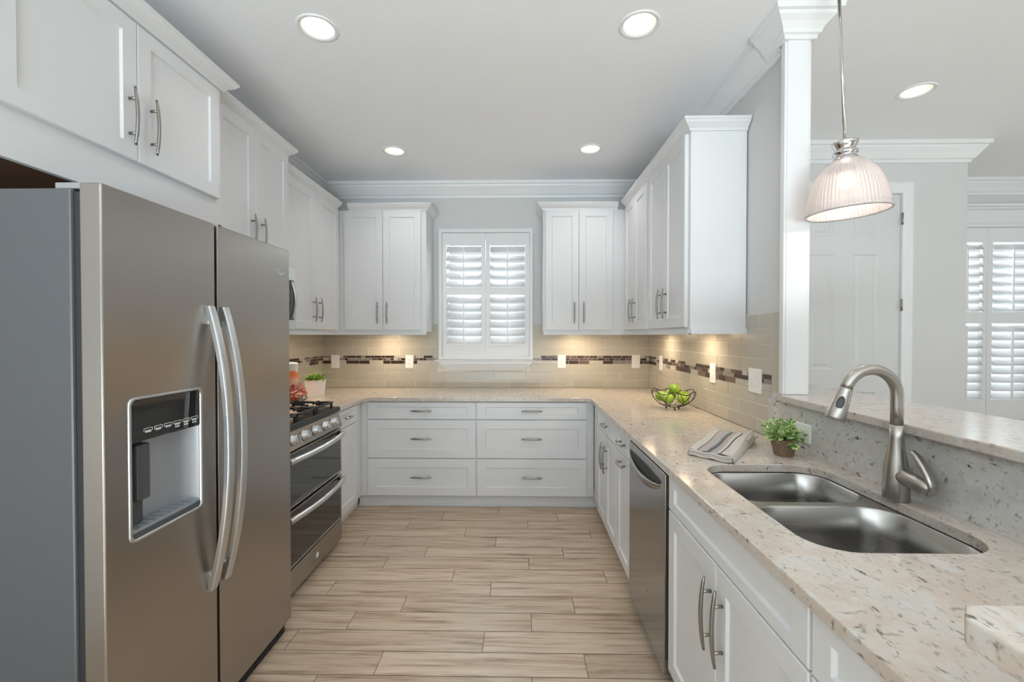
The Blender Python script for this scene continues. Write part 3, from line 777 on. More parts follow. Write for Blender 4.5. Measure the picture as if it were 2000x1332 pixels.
# ---------------------------------------------------------------- sink
def sink():
    r = empty('kitchen_sink', (0.92, 1.385, 0.67), 'undermount double-bowl stainless steel sink in the granite worktop', 'sink')
    bowls = [(0.705, 1.430, 1.143, 1.728, 0.085), (0.705, 1.040, 1.143, 1.395, 0.10)]
    zt = 0.883
    b = MB(); b.plate(rrect(0.682, 1.018, 1.166, 1.752, 0.1, 10), [rrect(*q, 10) for q in bowls], flat(0), zt-0.003, zt)
    b.build('rim', M['steel_sink'], r, bevel=0.001)
    for (x0, y0, x1, y1, rr) in bowls:
        b = MB(); rs = []
        prof = [(0, 0.0), (0.004, -0.004), (0.010, -0.09), (0.014, -0.15)]
        for k in range(1, 7):
            a = PI/2*k/6; prof.append((0.014+0.04*(1-math.cos(a)), -0.15-0.045*math.sin(a)))
        for ins, dz in prof: rs.append([(p[0], p[1], zt+dz) for p in rrect(x0+ins, y0+ins, x1-ins, y1-ins, max(rr-ins*0.6, 0.02), 10)])
        cx, cy = (x0+x1)/2, (y0+y1)/2
        base = rs[-1]
        rs.append([(cx+(p[0]-cx)*0.5, cy+(p[1]-cy)*0.5, zt-0.199) for p in base])
        ring = rs[-1]
        rs.append([(cx+0.045*(p[0]-cx)/math.hypot(p[0]-cx, p[1]-cy), cy+0.045*(p[1]-cy)/math.hypot(p[0]-cx, p[1]-cy), zt-0.202) for p in ring])
        b.rings(rs, True, False, True)
        bowl = b.build('bowl', M['steel_sink'], r)
        b = MB(); b.lathe([(0.044, zt-0.203), (0.043, zt-0.1995), (0.034, zt-0.199), (0.032, zt-0.2015), (0.001, zt-0.2015)], (cx, cy, 0), 28, cap0=True)
        b.build('drain', M['chrome'], bowl)
sink()

# ---------------------------------------------------------------- faucet
def faucet():
    r = empty('kitchen_faucet', (1.18, 1.397, 0.914), 'brushed nickel high-arc pull-down faucet behind the sink', 'faucet')
    c = (1.18, 1.397, 0.9145)
    b = MB(); b.lathe([(0.033, 0), (0.034, 0.004), (0.0335, 0.05), (0.032, 0.095), (0.027, 0.125), (0.0215, 0.155), (0.0185, 0.19), (0.0172, 0.23)], c, 32, cap0=True, cap1=True)
    b.build('base', M['nickel'], r)
    b = MB(); pts = [(1.18, 1.397, 1.14), (1.18, 1.397, 1.20)]; R = 0.083; cx, cz = 1.18-R, 1.232
    for i in range(0, 21):
        a = PI*0.90*i/20; pts.append((cx+R*math.cos(a), 1.397-0.01*i/20, cz+R*math.sin(a)))
    b.tube(pts, 0.0165, 20); b.build('spout', M['nickel'], r)
    e = Vector(pts[-1]); t = (Vector(pts[-1])-Vector(pts[-2])).normalized()
    b = MB(); q = [e, e+t*0.004, e+t*0.006, e+t*0.03, e+t*0.075, e+t*0.098, e+t*0.102]
    b.tube(q, [0.0165, 0.0185, 0.0185, 0.0205, 0.0255, 0.0275, 0.0265], 24)
    head = b.build('spray_head', M['nickel'], r)
    n = Vector((t.z, 0, -t.x)); side = Vector((0, -1, 0)); up = -t
    if n.x > 0: n = -n
    f = (side*0.80 + n*0.60).normalized()
    cen = e+t*0.05+f*0.0215; lat = t.cross(f).normalized()
    b = MB(); rs = []
    for k, (sc, dd) in enumerate(((1, -0.003), (1, 0.002), (0.8, 0.0035))):
        rs.append([cen+f*dd+lat*(0.010*sc*math.cos(2*PI*i/20))+t*(0.021*sc*math.sin(2*PI*i/20)) for i in range(20)])
    b.rings(rs, True, True, True); b.build('spray_button', M['black'], head)
    b = MB(); d = Vector((0.06, -0.985, -0.14)).normalized(); o = Vector((1.18, 1.397, 0.995))
    b.tube([o+d*x for x in (0.01, 0.035, 0.05, 0.07, 0.09, 0.105, 0.112)], [0.024, 0.024, 0.0235, 0.023, 0.020, 0.015, 0.009], 24)
    b.build('valve', M['nickel'], r)
    b = MB(); tip = o+d*0.106
    P0 = [tip+Vector((0.0, 0.004, -0.016)), tip+Vector((0.002, -0.006, -0.006)), tip+Vector((0.004, -0.006, 0.010)), tip+Vector((0.006, 0.008, 0.034)), tip+Vector((0.007, 0.026, 0.058)), tip+Vector((0.006, 0.046, 0.080)), tip+Vector((0.005, 0.060, 0.090)), tip+Vector((0.005, 0.066, 0.091))]
    b.tube(P0, [0.008, 0.013, 0.016, 0.017, 0.017, 0.016, 0.013, 0.007], 16, flat=(1.15, 0.62))
    b.build('lever', M['nickel'], r)
    r.location = (1.16, 1.375, 0.914)
faucet()

# ---------------------------------------------------------------- refrigerator
def refrigerator():
    xf, y0, y1, ys, zt = -1.10, 1.140, 2.082, 1.577, 1.822
    P = P_left(xf)
    r = empty('refrigerator', (xf-0.35, (y0+y1)/2, 0), 'side-by-side stainless steel refrigerator with water dispenser', 'refrigerator')
    b = MB(); b.box((y0+.004, XL-xf+.03, 0.03), (y1-.004, -0.085, zt-0.012), P); b.build('body', M['fridge_side'], r, bevel=0.006)
    b = MB(); b.box((y0+.012, -0.085, 0.07), (y1-.012, -0.062, zt-0.02), P); b.box((ys-.0072, -0.0615, 0.07), (ys+.0072, -0.030, zt-0.004), P); b.build('gasket', M['iron'], r)
    b = MB(); b.box((y0+.01, -0.40, 0.002), (y1-.01, -0.03, 0.06), P)
    for i in range(5): b.box((y0+.02, -0.03, 0.008+i*0.010), (y1-.02, -0.022, 0.013+i*0.010), P)
    b.build('toe_grille', M['rubber'], r)
    dy0, dy1, dz0, dz1 = 1.210, 1.497, 0.828, 1.243
    # freezer door with dispenser opening
    b = MB(); b.plate(rect(y0, 0.065, ys-0.0075, zt), [rrect(dy0+.006, dz0+.006, dy1-.006, dz1-.006, 0.016, 5)], lambda a, c, t: P(a, t, c), -0.06, 0.0)
    d1 = b.build('freezer_door', M['steel'], r, bevel=0.005, seg=3)
    b = MB(); b.box((ys+0.0075, -0.06, 0.065), (y1, 0.0, zt), P)
    d2 = b.build('refrigerator_door', M['steel'], r, bevel=0.005, seg=3)



    for yh in (y0+.05, y1-.05):
        b = MB(); b.box((yh-.035, -0.14, zt-0.012), (yh+.035, -0.02, zt+0.006), P); b.build('hinge_cover', M['silver'], r, bevel=0.003)
    # handles: bowed flat bars
    for (yh, par, s) in ((1.531, d1, -1), (1.606, d2, 1)):
        b = MB(); n = 24; rs = []
        for i in range(n+1):
            q = -1+2*i/n; z = 1.022+q*0.502; bow = 0.066*(1-abs(q)**2.2)+0.004
            w = 0.0165; t = 0.018
            lean = 0.016*(1-q*q)*(-s)*-1
            yc = yh
            rs.append([P(yc-w, bow-t*0.3, z), P(yc-w, bow+t*0.6, z), P(yc-w*.7, bow+t*0.8, z), P(yc+w*.7, bow+t*0.8, z), P(yc+w, bow+t*0.6, z), P(yc+w, bow-t*0.3, z)])
        b.rings(rs, True, True, True, smooth=False)
        for q in (-0.93, 0.93):
            z = 1.022+q*0.502; b.box((yh-0.012, -0.001, z-0.03), (yh+0.012, 0.012, z+0.03), P)
        b.build('handle', M['steel_handle'], par, bevel=0.002)
    # dispenser
    b = MB(); rs = []
    for ins, dd in ((0, -0.001), (0, 0.004), (0.0035, 0.006), (0.008, 0.005), (0.009, -0.004)):
        rs.append([P(a, dd, c) for a, c in rrect(dy0+ins, dz0+ins, dy1-ins, dz1-ins, 0.02-ins*.5, 6)])
    b.rings(rs, True, False, False); fr = b.build('dispenser_trim', M['silver'], d1)
    zp = 1.112
    b = MB(); b.box((dy0+.008, -0.052, zp), (dy1-.008, 0.001, dz1-.008), P); b.build('control_panel', M['glassblk'], d1, bevel=0.004)
    # cavity: curved back
    b = MB(); n = 16; rs = []
    for i in range(n+1):
        q = i/n; yy = dy0+.008+(dy1-dy0-.016)*q; dd = -0.012-0.046*math.sin(PI*min(1, q*1.0+0.0))**0.45 if 0 < i < n else -0.004
        rs.append([P(yy, dd, dz0+.03), P(yy, dd, zp)])
    b.rings(rs, False); b.build('dispenser_cavity', M['dispenser'], d1, recalc=False)
    b = MB(); b.box((dy0+.008, -0.056, dz0+.024), (dy1-.008, -0.003, dz0+.032), P)
    for i in range(9): b.box((dy0+.02+i*0.028, -0.05, dz0+.032), (dy0+.03+i*0.028, -0.008, dz0+.0345), P)
    b.build('drip_tray', M['dispenser'], d1)
    b = MB(); b.box((dy0+.008, -0.05, dz0+.008), (dy1-.008, 0.001, dz0+.024), P); b.build('dispenser_ledge', M['dispdark'], d1, bevel=0.002)
    b = MB(); b.box((dy0+.010, -0.055, dz0+.034), (dy0+.088, -0.036, zp-.002), P); b.build('dispenser_chute', M['dispdark'], d1)
    b = MB(); b.box((dy0+.045, -0.036, dz0+.105), (dy0+.093, -0.012, zp-.012), P); b.build('paddle', M['dispdark'], d1, bevel=0.008, seg=3)
    b = MB()
    for i in range(6):
        a = dy0+0.052+i*0.037
        b.box((a, 0.001, 1.146), (a+0.031, 0.0016, 1.1475), P); b.box((a, 0.001, 1.138), (a+0.0015, 0.0016, 1.1475), P); b.box((a+.0295, 0.001, 1.138), (a+0.031, 0.0016, 1.1475), P)
        for k in range(4): b.box((a+0.005+k*0.0055, 0.001, 1.134), (a+0.009+k*0.0055, 0.0016, 1.1405), P)
        if i > 2: 
            for k in range(3): b.box((a+0.006+k*0.0065, 0.001, 1.1265), (a+0.011+k*0.0065, 0.0016, 1.131), P)
    b.build('panel_icons', M['icon'], d1)
    # brand mark, upper corner of refrigerator door: flowing script too small to read
    b = MB(); pts = []
    L0, H0 = 1.972, 1.700
    for i in range(60):
        q = i/59; pts.append(P(L0+q*0.062, 0.001, H0+0.006*math.sin(q*34)+0.004*math.sin(q*9)+0.004))
    b.tube(pts, 0.0011, 5); b.tube([P(L0-.002, 0.001, H0+.018), P(L0+.02, 0.001, H0+.02), P(L0+.045, 0.001, H0+.017)], 0.0010, 5)
    b.build('brand_mark', M['logo'], d2)
refrigerator()

# ---------------------------------------------------------------- range
def kitchen_range():
    xf, y0, y1 = -1.215, 2.205, 2.963
    P = P_left(xf)
    r = empty('kitchen_range', (xf-.3, (y0+y1)/2, 0), 'stainless double-oven gas range with black grates beside the refrigerator', 'range')
    b = MB(); b.box((y0, XL-xf+.012, 0.04), (y1, -0.03, 0.905), P, m=M['black']); b.build('body', M['black'], r)
    b = MB(); b.box((y0+.02, XL-xf+.03, 0.0), (y1-.02, -0.06, 0.04), P); b.build('toe_panel', M['black'], r)
    b = MB(); b.box((y0, -0.03, 0.04), (y1, 0.0, 0.17), P); bp = b.build('base_panel', M['steel'], r, bevel=0.003)
    b = MB(); b.lathe([(0.001, 0.0035), (0.013, 0.003), (0.0165, 0.0)], (xf, 2.60, 0.105), 24, axis='x'); b.build('badge', M['logo'], bp)
    def odoor(z0, z1, hz, fr_side, glass_z1):
        b = MB(); b.plate(rect(y0, z0, y1, z1), [rect(y0+.03, z0+.012, y1-.012, z1-0.012)], lambda a, c, t: P(a, t, c), -0.028, 0.0)
        o = b.build('oven_door', M['steel'], r, bevel=0.003)
        b = MB(); b.box((y0+.028, -0.03, z0+.010), (y1-.010, -0.003, z1-.010), P); b.build('oven_window', M['ovenglass'], o)
        b = MB(); n = 20; pts = []
        for i in range(n+1):
            q = -1+2*i/n; pts.append(P((y0+y1)/2+q*0.352, 0.030+0.030*(1-q*q), hz))
        b.tube(pts, 0.0145, 14, flat=(1.0, 1.15))
        for q in (-1, 1): b.tube([P((y0+y1)/2+q*0.345, 0.0, hz), P((y0+y1)/2+q*0.345, 0.032, hz)], 0.013, 12)
        b.build('handle', M['steel_handle'], o)
    odoor(0.178, 0.484, 0.458, 0, 0)
    odoor(0.497, 0.792, 0.764, 0, 0)
    b = MB()
    b.rings([[P(u, *q) for q in ((-0.03, 0.800), (-0.004, 0.800), (0.006, 0.806), (-0.020, 0.900), (-0.03, 0.905))] for u in (y0, y1)], True, True, True, smooth=False)
    cp = b.build('control_panel', M['steel'], r)
    b = MB(); b.rings([[P(u, *q) for q in ((-0.66, 0.905), (-0.015, 0.905), (-0.006, 0.912), (-0.010, 0.934), (-0.02, 0.938), (-0.66, 0.938))] for u in (y0, y1)], True, True, True, smooth=False)
    b.box((y0+.02, -0.62, 0.938), (y1-.02, -0.05, 0.9385), P)
    b.build('cooktop', M['black'], r)
    b = MB(); b.box((y0+.03, -0.60, 0.9385), (y1-.03, -0.10, 0.9400), P); b.build('cooktop_tray', M['steel'], r)
    tl = Vector((math.cos(math.radians(15.5)), 0, math.sin(math.radians(15.5))))
    for i, yk in enumerate((2.335, 2.455, 2.585, 2.715, 2.835)):
        o = Vector(P(yk, -0.006, 0.856))
        b = MB(); b.tube([o-tl*0.002, o+tl*0.006, o+tl*0.007, o+tl*0.028, o+tl*0.032], [0.030, 0.030, 0.0255, 0.0235, 0.020], 20)
        up = Vector((-tl.z, 0, tl.x)); rt = Vector((0, 1, 0)); c0 = o+tl*0.03
        q = [c0+rt*a*0.0052+up*bb*0.019+tl*t for t in (0, 0.014) for a, bb in ((-1, -1), (1, -1), (1, 1), (-1, 1))]
        vs = [b.v(p) for p in q]
        for ii in ((0, 1, 2, 3), (4, 5, 6, 7), (0, 1, 5, 4), (1, 2, 6, 5), (2, 3, 7, 6), (3, 0, 4, 7)): b.face([vs[j] for j in ii])
        b.build('knob', M['steel_handle'], cp)
    # burners and grates
    for yb, xb, rb_ in ((2.36, -1.36, .045), (2.36, -1.66, .04), (2.585, -1.51, .055), (2.81, -1.36, .05), (2.81, -1.66, .035)):
        b = MB(); b.lathe([(rb_, 0.940), (rb_, 0.950), (rb_*.8, 0.952), (rb_*.8, 0.960), (0.002, 0.962)], (xb, yb, 0), 24, cap0=True); b.build('burner', M['iron'], r)
    for ya, yb in ((2.225, 2.465), (2.47, 2.70), (2.705, 2.945)):
        b = MB(); z0, z1 = 0.962, 0.975; x0, x1 = -1.80, -1.262; w = 0.006; ym = (ya+yb)/2
        for yy in (ya+w, yb-w): b.box((x0, yy-w, z0), (x1, yy+w, z1))
        for xx in (x0+w, (x0+x1)/2, x1-w): b.box((xx-w, ya, z0), (xx+w, yb, z1))
        for xx in (-1.36, -1.66):
            b.box((xx-w*.8, ya, z0+.002), (xx+w*.8, ya+.085, z1+.006)); b.box((xx-w*.8, yb-.085, z0+.002), (xx+w*.8, yb, z1+.006))
            b.box((xx-.12, ym-w*.8, z0+.002), (xx-.035, ym+w*.8, z1+.006)); b.box((xx+.035, ym-w*.8, z0+.002), (xx+.09, ym+w*.8, z1+.006))
        for xx in (x0+.01, x1-.01, (x0+x1)/2):
            for yy in (ya+.008, yb-.008): b.box((xx-.007, yy-.007, 0.9385), (xx+.007, yy+.007, z0))
        b.build('grate', M['iron'], r, bevel=0.0015, seg=1)
kitchen_range()

# ---------------------------------------------------------------- microwave
def microwave():
    xf, y0, y1, z0, z1 = -1.50, 2.19, 2.925, 1.452, 1.866
    P = P_left(xf)
    r = empty('microwave', (xf-.2, (y0+y1)/2, z0), 'stainless over-the-range microwave beside the refrigerator', 'microwave')
    b = MB(); b.box((y0, XL-xf+.009, z0), (y1, -0.03, z1-.001), P); b.build('body', M['silver'], r, bevel=0.003)
    b = MB(); b.plate(rect(y0, z0+.008, y1, z1-.003), [rect(y0+.03, z0+.068, y1-.025, z1-.085)], lambda a, c, t: P(a, t, c), -0.03, 0.0)
    d = b.build('door', M['steel_handle'], r, bevel=0.003)
    b = MB(); b.box((y0+.028, -0.031, z0+.066), (y1-.023, -0.004, z1-.083), P); b.build('window', M['glassblk'], d)
    b = MB(); n = 14; pts = [P(y1-.075, 0.008+0.026*(1-(-1+2*i/n)**2), z0+.075+(z1-z0-.17)*i/n) for i in range(n+1)]
    b.tube(pts, 0.010, 12); b.build('handle', M['steel_handle'], d)
microwave()

# ---------------------------------------------------------------- dishwasher
def dishwasher():
    xf, y0, y1 = 0.575, 1.745, 2.322
    P = P_right(xf)
    r = empty('dishwasher', (xf+.3, (y0+y1)/2, 0), 'stainless steel dishwasher with pocket handle in the sink run', 'dishwasher')
    b = MB(); b.box((y0, -(XR-xf)+.03, 0.10), (y1, -0.045, 0.875), P); b.build('body', M['rubber'], r)
    b = MB(); b.box((y0+.02, -0.5, 0.0), (y1-.02, -0.075, 0.10), P); b.build('toe_panel', M['rubber'], r)
    b = MB(); b.box((y0+.010, -0.044, 0.06), (y1-.002, 0.0, 0.868), P)
    d = b.build('door', M['steel_dw'], r, bevel=0.004, seg=3)
    # pocket handle: dark lens with steel scoop under it
    n = 24; ua, ub = y0+.055, y1-.012
    b = MB(); rs = []
    for i in range(n+1):
        q = i/n; u = ua+(ub-ua)*q; s = math.sin(PI*q)**0.7
        top = 0.826+0.006*s; lo = 0.812-0.030*s; 
        rs.append([P(u, 0.0005, lo), P(u, 0.004*s+0.0005, lo+0.002), P(u, 0.004*s+0.0005, top-0.002), P(u, 0.0005, top)])
    b.rings(rs, True, True, True, smooth=False); b.build('handle_recess', M['rubber'], d)
    b = MB(); rs = []
    for i in range(n+1):
        q = i/n; u = ua+(ub-ua)*q; s = math.sin(PI*q)**0.7
        top = 0.808-0.026*s; lo = 0.804-0.066*s
        rs.append([P(u, 0.0, lo), P(u, 0.006*s, lo+0.001), P(u, 0.022*s, (top+lo)/2+0.008*s), P(u, 0.026*s, top), P(u, 0.020*s, top+0.003), P(u, 0.0, top+0.003)])
    b.rings(rs, True, True, True, smooth=True); b.build('handle', M['steel_dw'], d)
    b = MB(); b.lathe([(0.001, 0.0008), (0.008, 0.0008), (0.0085, 0.0)], (0, 0, 0), 20, axis='x')
    for v in b.bm.verts: v.co = Vector((xf-v.co.x, 1.99+v.co.y, 0.27+v.co.z))
    b.build('badge', M['silver'], d)
dishwasher()

# ---------------------------------------------------------------- wall plates
def wall_plate(name, label, P, u, z, w, h, kind, group=None, cat='outlet'):
    r = empty(name, P(u, 0.0065, z), label, cat, group)
    d = 0.0068
    b = MB(); L = lambda i, dd: [P(u+a, dd, z+c) for a, c in rrect(-w/2+i, -h/2+i, w/2-i, h/2-i, 0.004, 3)]
    b.rings([L(0, d), L(0, d+.003), L(.0025, d+.0055)], True, True, True, smooth=False); b.build('cover_plate', M['plastic'], r)
    f = d+.0055
    hz = w > h
    if kind == 'outlet':
        for s in (-1, 1):
            cu, cz = (u+s*0.021, z) if hz else (u, z+s*0.021)
            b = MB(); Lr = lambda i, dd: [P(cu+a, dd, cz+c) for a, c in (rrect(-.0165+i, -.0165+i, .0165-i, .0165-i, 0.006, 4))]
            b.rings([Lr(0, f-.0005), Lr(.001, f+.0015)], True, False, True, smooth=False)
            so = b.build('socket', M['plastic'], r)
            b = MB()
            for o in (-0.0055, 0.0055):
                if hz: b.box((cu-0.003, f+.0014, cz+o-.001), (cu+0.005, f+.0018, cz+o+.001), P)
                else: b.box((cu+o-.001, f+.0014, cz-0.003), (cu+o+.001, f+.0018, cz+0.005), P)
            if hz: b.box((cu-.011, f+.0014, cz-.002), (cu-.007, f+.0018, cz+.002), P)
            else: b.box((cu-.002, f+.0014, cz-.011), (cu+.002, f+.0018, cz-.007), P)
            b.build('slot', M['slot'], so)
    else:
        offs = [0] if w < 0.1 else [-w*0.2, w*0.2]
        for o in offs:
            b = MB(); b.rings([[P(u+o+a, f-.0005, z+c) for a, c in rrect(-.016, -.033, .016, .033, .002, 2)], [P(u+o+a, f+.002+(0.002 if c > 0 else 0), z+c) for a, c in rrect(-.015, -.032, .015, .032, .002, 2)]], True, False, True, smooth=False)
            b.build('rocker', M['plastic'], r)
PBk = P_back(YB); PRt = P_right(XR)
wall_plate('light_switch', 'white switch plate on the back wall tiles behind the potted grass', PBk, -1.795, 1.166, 0.083, 0.128, 'switch', cat='switch')
wall_plate('wall_outlet', 'white outlet on the tiles between the two-door wall cabinet and window sill', PBk, -1.072, 1.166, 0.080, 0.128, 'outlet')
wall_plate('wall_outlet', 'white outlet on the back wall tiles just past the window sill towards the fruit bowl', PBk, 0.399, 1.169, 0.080, 0.128, 'outlet')
wall_plate('light_switch', 'white switch plate on the back wall tiles near the corner above the fruit bowl', PBk, 1.109, 1.169, 0.080, 0.128, 'switch', cat='switch')
wall_plate('light_switch', 'white switch plate on the side wall tiles nearest the corner', PRt, 3.875, 1.177, 0.080, 0.128, 'switch', cat='switch')
wall_plate('wall_outlet', 'white outlet on the side wall mosaic strip between two switch plates', PRt, 2.835, 1.180, 0.080, 0.128, 'outlet')
wall_plate('light_switch', 'wide white double switch plate at the end of the side wall mosaic strip', PRt, 2.33, 1.182, 0.125, 0.128, 'switch', cat='switch')
P3 = lambda u, d, z: (XR-.0215-d+0.0068, u, z)
wall_plate('wall_outlet', 'white sideways outlet on the granite upstand behind the small potted plant', P3, 1.925, 1.002, 0.125, 0.080, 'outlet')

# ---------------------------------------------------------------- fruit bowl and apples
def bowl_and_apples():
    cx, cy, z0 = 1.048, 3.03, 0.9145
    r = empty('wire_fruit_bowl', (cx, cy, z0), 'dark wire fruit bowl holding green apples on the granite worktop', 'bowl')
    b = MB()
    def prof(q): # radius, height along q 0..1
        return 0.045+0.098*math.sin(q*PI/2)**0.9, 0.022+0.10*q**1.35
    for i in range(12):
        t = 2*PI*i/12; pts = []
        for k in range(9):
            q = k/8; rr, h = prof(q); tt = t+0.55*q*(1 if i % 2 else -1)
            pts.append((cx+rr*math.cos(tt), cy+rr*math.sin(tt), z0+h))
        b.tube(pts, 0.0022, 6)
    b.tube([(cx+0.045*math.cos(2*PI*i/24), cy+0.045*math.sin(2*PI*i/24), z0+0.022) for i in range(24)], 0.0026, 6, closed=True)
    b.tube([(cx+0.143*math.cos(2*PI*i/60), cy+0.143*math.sin(2*PI*i/60), z0+0.122+0.010*math.sin(2*PI*i/60*6)) for i in range(60)], 0.0028, 6, closed=True)
    for i in range(3):
        t = 2*PI*i/3+0.4; b.tube([(cx+0.045*math.cos(t), cy+0.045*math.sin(t), z0+0.022), (cx+0.048*math.cos(t), cy+0.048*math.sin(t), z0+0.005)], 0.003, 8)
        b.lathe([(0.001, 0), (0.006, 0.002), (0.007, 0.006), (0.004, 0.011), (0.001, 0.012)], (cx+0.048*math.cos(t), cy+0.048*math.sin(t), z0), 12)
    b.build('basket', M['wire'], r)
    b = MB(); R = 0.0405; pf = []
    for k in range(17):
        a = PI*k/16; rr = R*math.sin(a)*(1.0+0.04*math.cos(a)); h = -R*0.90*math.cos(a)
        dent = 0.012*math.exp(-(rr/0.011)**2)*(1 if h > 0 else 0.6); h -= math.copysign(dent, h)
        pf.append((max(rr, 0.0005), h))
    b.lathe(pf, (0, 0, 0), 24, rf=lambda t, h: 1+0.015*math.cos(5*t))
    body = b
    ap = empty('apple', (0, 0, 0), 'green apple', 'apple', 'green apples in the wire bowl')
    o = b.build('skin', M['apple'], ap)
    b = MB(); b.tube([(0, 0, R*0.9-0.014), (0.001, 0, R*0.9), (0.004, 0, R*0.9+0.010)], 0.0014, 6); b.build('stem', M['stem'], ap)
    spots = [(-0.058, -0.055, 0.076, 'lowest green apple at the front of the wire bowl, towards the fridge side'),
             (0.052, -0.062, 0.074, 'green apple at the front of the wire bowl, on the side nearest the tiled wall'),
             (0.085, 0.022, 0.080, 'green apple at the wall-facing rim of the wire bowl'),
             (-0.078, 0.030, 0.080, 'green apple at the aisle-facing rim of the wire bowl'),
             (0.004, 0.082, 0.080, 'green apple at the rear rim of the wire bowl, behind the others'),
             (0.006, -0.006, 0.133, 'topmost green apple resting on the others in the wire bowl'),
             ]
    for i, (x, y, z, lab) in enumerate(spots):
        q = ap if i == 0 else dup(ap, (0, 0, 0))
        q.location = (cx+x*0.92, cy+y*0.92, z0+z+0.006); q['label'] = lab
        q.rotation_euler = (random.uniform(-.5, .5), random.uniform(-.5, .5), random.uniform(0, 6))
bowl_and_apples()

# ---------------------------------------------------------------- folded towel
def towel():
    A, B_, Cc, D = (0.712, 1.878), (0.838, 1.738), (1.120, 2.115), (0.990, 2.268)
    r = MB(); z0 = 0.9152; n, k = 40, 26
    lay = None
    def pos(s, t):
        ax = A[0]+(B_[0]-A[0])*s; ay = A[1]+(B_[1]-A[1])*s; bx = D[0]+(Cc[0]-D[0])*s; by = D[1]+(Cc[1]-D[1])*s
        return ax+(bx-ax)*t, ay+(by-ay)*t
    def top(s, t):
        h = 0.024+0.0035*math.sin(s*19+t*2.5)+0.003*math.sin(t*9+s*3)+0.018*math.exp(-((s-0.93)/0.13)**2)*(0.4+0.9*t)+0.006*t
        edge = min(s/0.03, (1-s)/0.07, 1.0); h *= max(0.0, edge)**0.5 if edge < 1 else 1
        return h
    # top sheet, front stacked layers drawn as three thin folds
    grid = [[None]*(k+1) for _ in range(n+1)]
    V = {}
    for i in range(n+1):
        for j in range(k+1):
            s, t = i/n, j/k; x, y = pos(s, t); wob = 0.004*math.sin(9*s+2)*(1 if j in (0, k) else 0)
            V[i, j, 1] = r.v((x, y+wob, z0+max(top(s, t), 0.004))); 
            V[i, j, 0] = r.v((x, y+wob, z0+0.001))
    for i in range(n):
        for j in range(k):
            s = (i+.5)/n
            f = r.face([V[i, j, 1], V[i+1, j, 1], V[i+1, j+1, 1], V[i, j+1, 1]], smooth=True, rnd=(s, 0, 0))
            ly = r.lay
            for l, ii in zip(f.loops, (i, i+1, i+1, i)): l[ly] = (ii/n, 0, 0, 1)
            r.face([V[i, j, 0], V[i, j+1, 0], V[i+1, j+1, 0], V[i+1, j, 0]], rnd=(0.1, 0, 0))
    for i in range(n):
        r.face([V[i, 0, 0], V[i+1, 0, 0], V[i+1, 0, 1], V[i, 0, 1]], rnd=(0.21, 0, 0)); r.face([V[i+1, k, 0], V[i, k, 0], V[i, k, 1], V[i+1, k, 1]], rnd=(0.1, 0, 0))
    for j in range(k):
        r.face([V[0, j+1, 0], V[0, j, 0], V[0, j, 1], V[0, j+1, 1]], rnd=(0.1, 0, 0)); r.face([V[n, j, 0], V[n, j+1, 0], V[n, j+1, 1], V[n, j, 1]], rnd=(0.1, 0, 0))
    # lower folds peeking out at the front hem
    for lz, off in ((0.002, -0.006), (0.010, -0.003), (0.018, -0.005)):
        pts = []
        for i in range(21):
            x, y = pos(0.03+0.94*i/20, 0); dx, dy = 0.6, 0.8
            pts.append((x+off*dx, y+off*dy, z0+lz+0.0035+0.002*math.sin(i*.7)))
        r.tube(pts, 0.0045, 8)
    for f in r.bm.faces:
        if all(abs(l[r.lay][3]) < 0.5 for l in f.loops):
            for l in f.loops: l[r.lay] = (0.1, 0, 0, 1)
    # rolled end at the back corner
    cx, cy = pos(0.97, 0.93); pts = []
    spiral = []
    for i in range(40):
        a = i/39*4.2*PI*0.5; rad = 0.010+0.016*i/39; spiral.append((rad*math.cos(a), 0.028+rad*math.sin(a)*0.9))
    dirv = Vector((Cc[0]-B_[0], Cc[1]-B_[1], 0)).normalized(); nrm = Vector((dirv.y, -dirv.x, 0))
    rs = []
    for q in (0.0, 0.05, 0.10, 0.17):
        base = Vector((B_[0], B_[1], z0))+dirv*(0.30+q); rs.append([base-nrm*0.012+nrm*p[0]+Vector((0, 0, p[1])) for p in spiral])
    vs = [[r.v(p) for p in q] for q in rs]
    for a in range(3):
        for j in range(39): r.face([vs[a][j], vs[a][j+1], vs[a+1][j+1], vs[a+1][j]], smooth=True, rnd=(0.9, 0, 0))
    o = r.build('kitchen_towel', M['towel'])
    tag(o, 'folded cream and grey striped towel on the granite worktop beside the sink', 'towel')
towel()

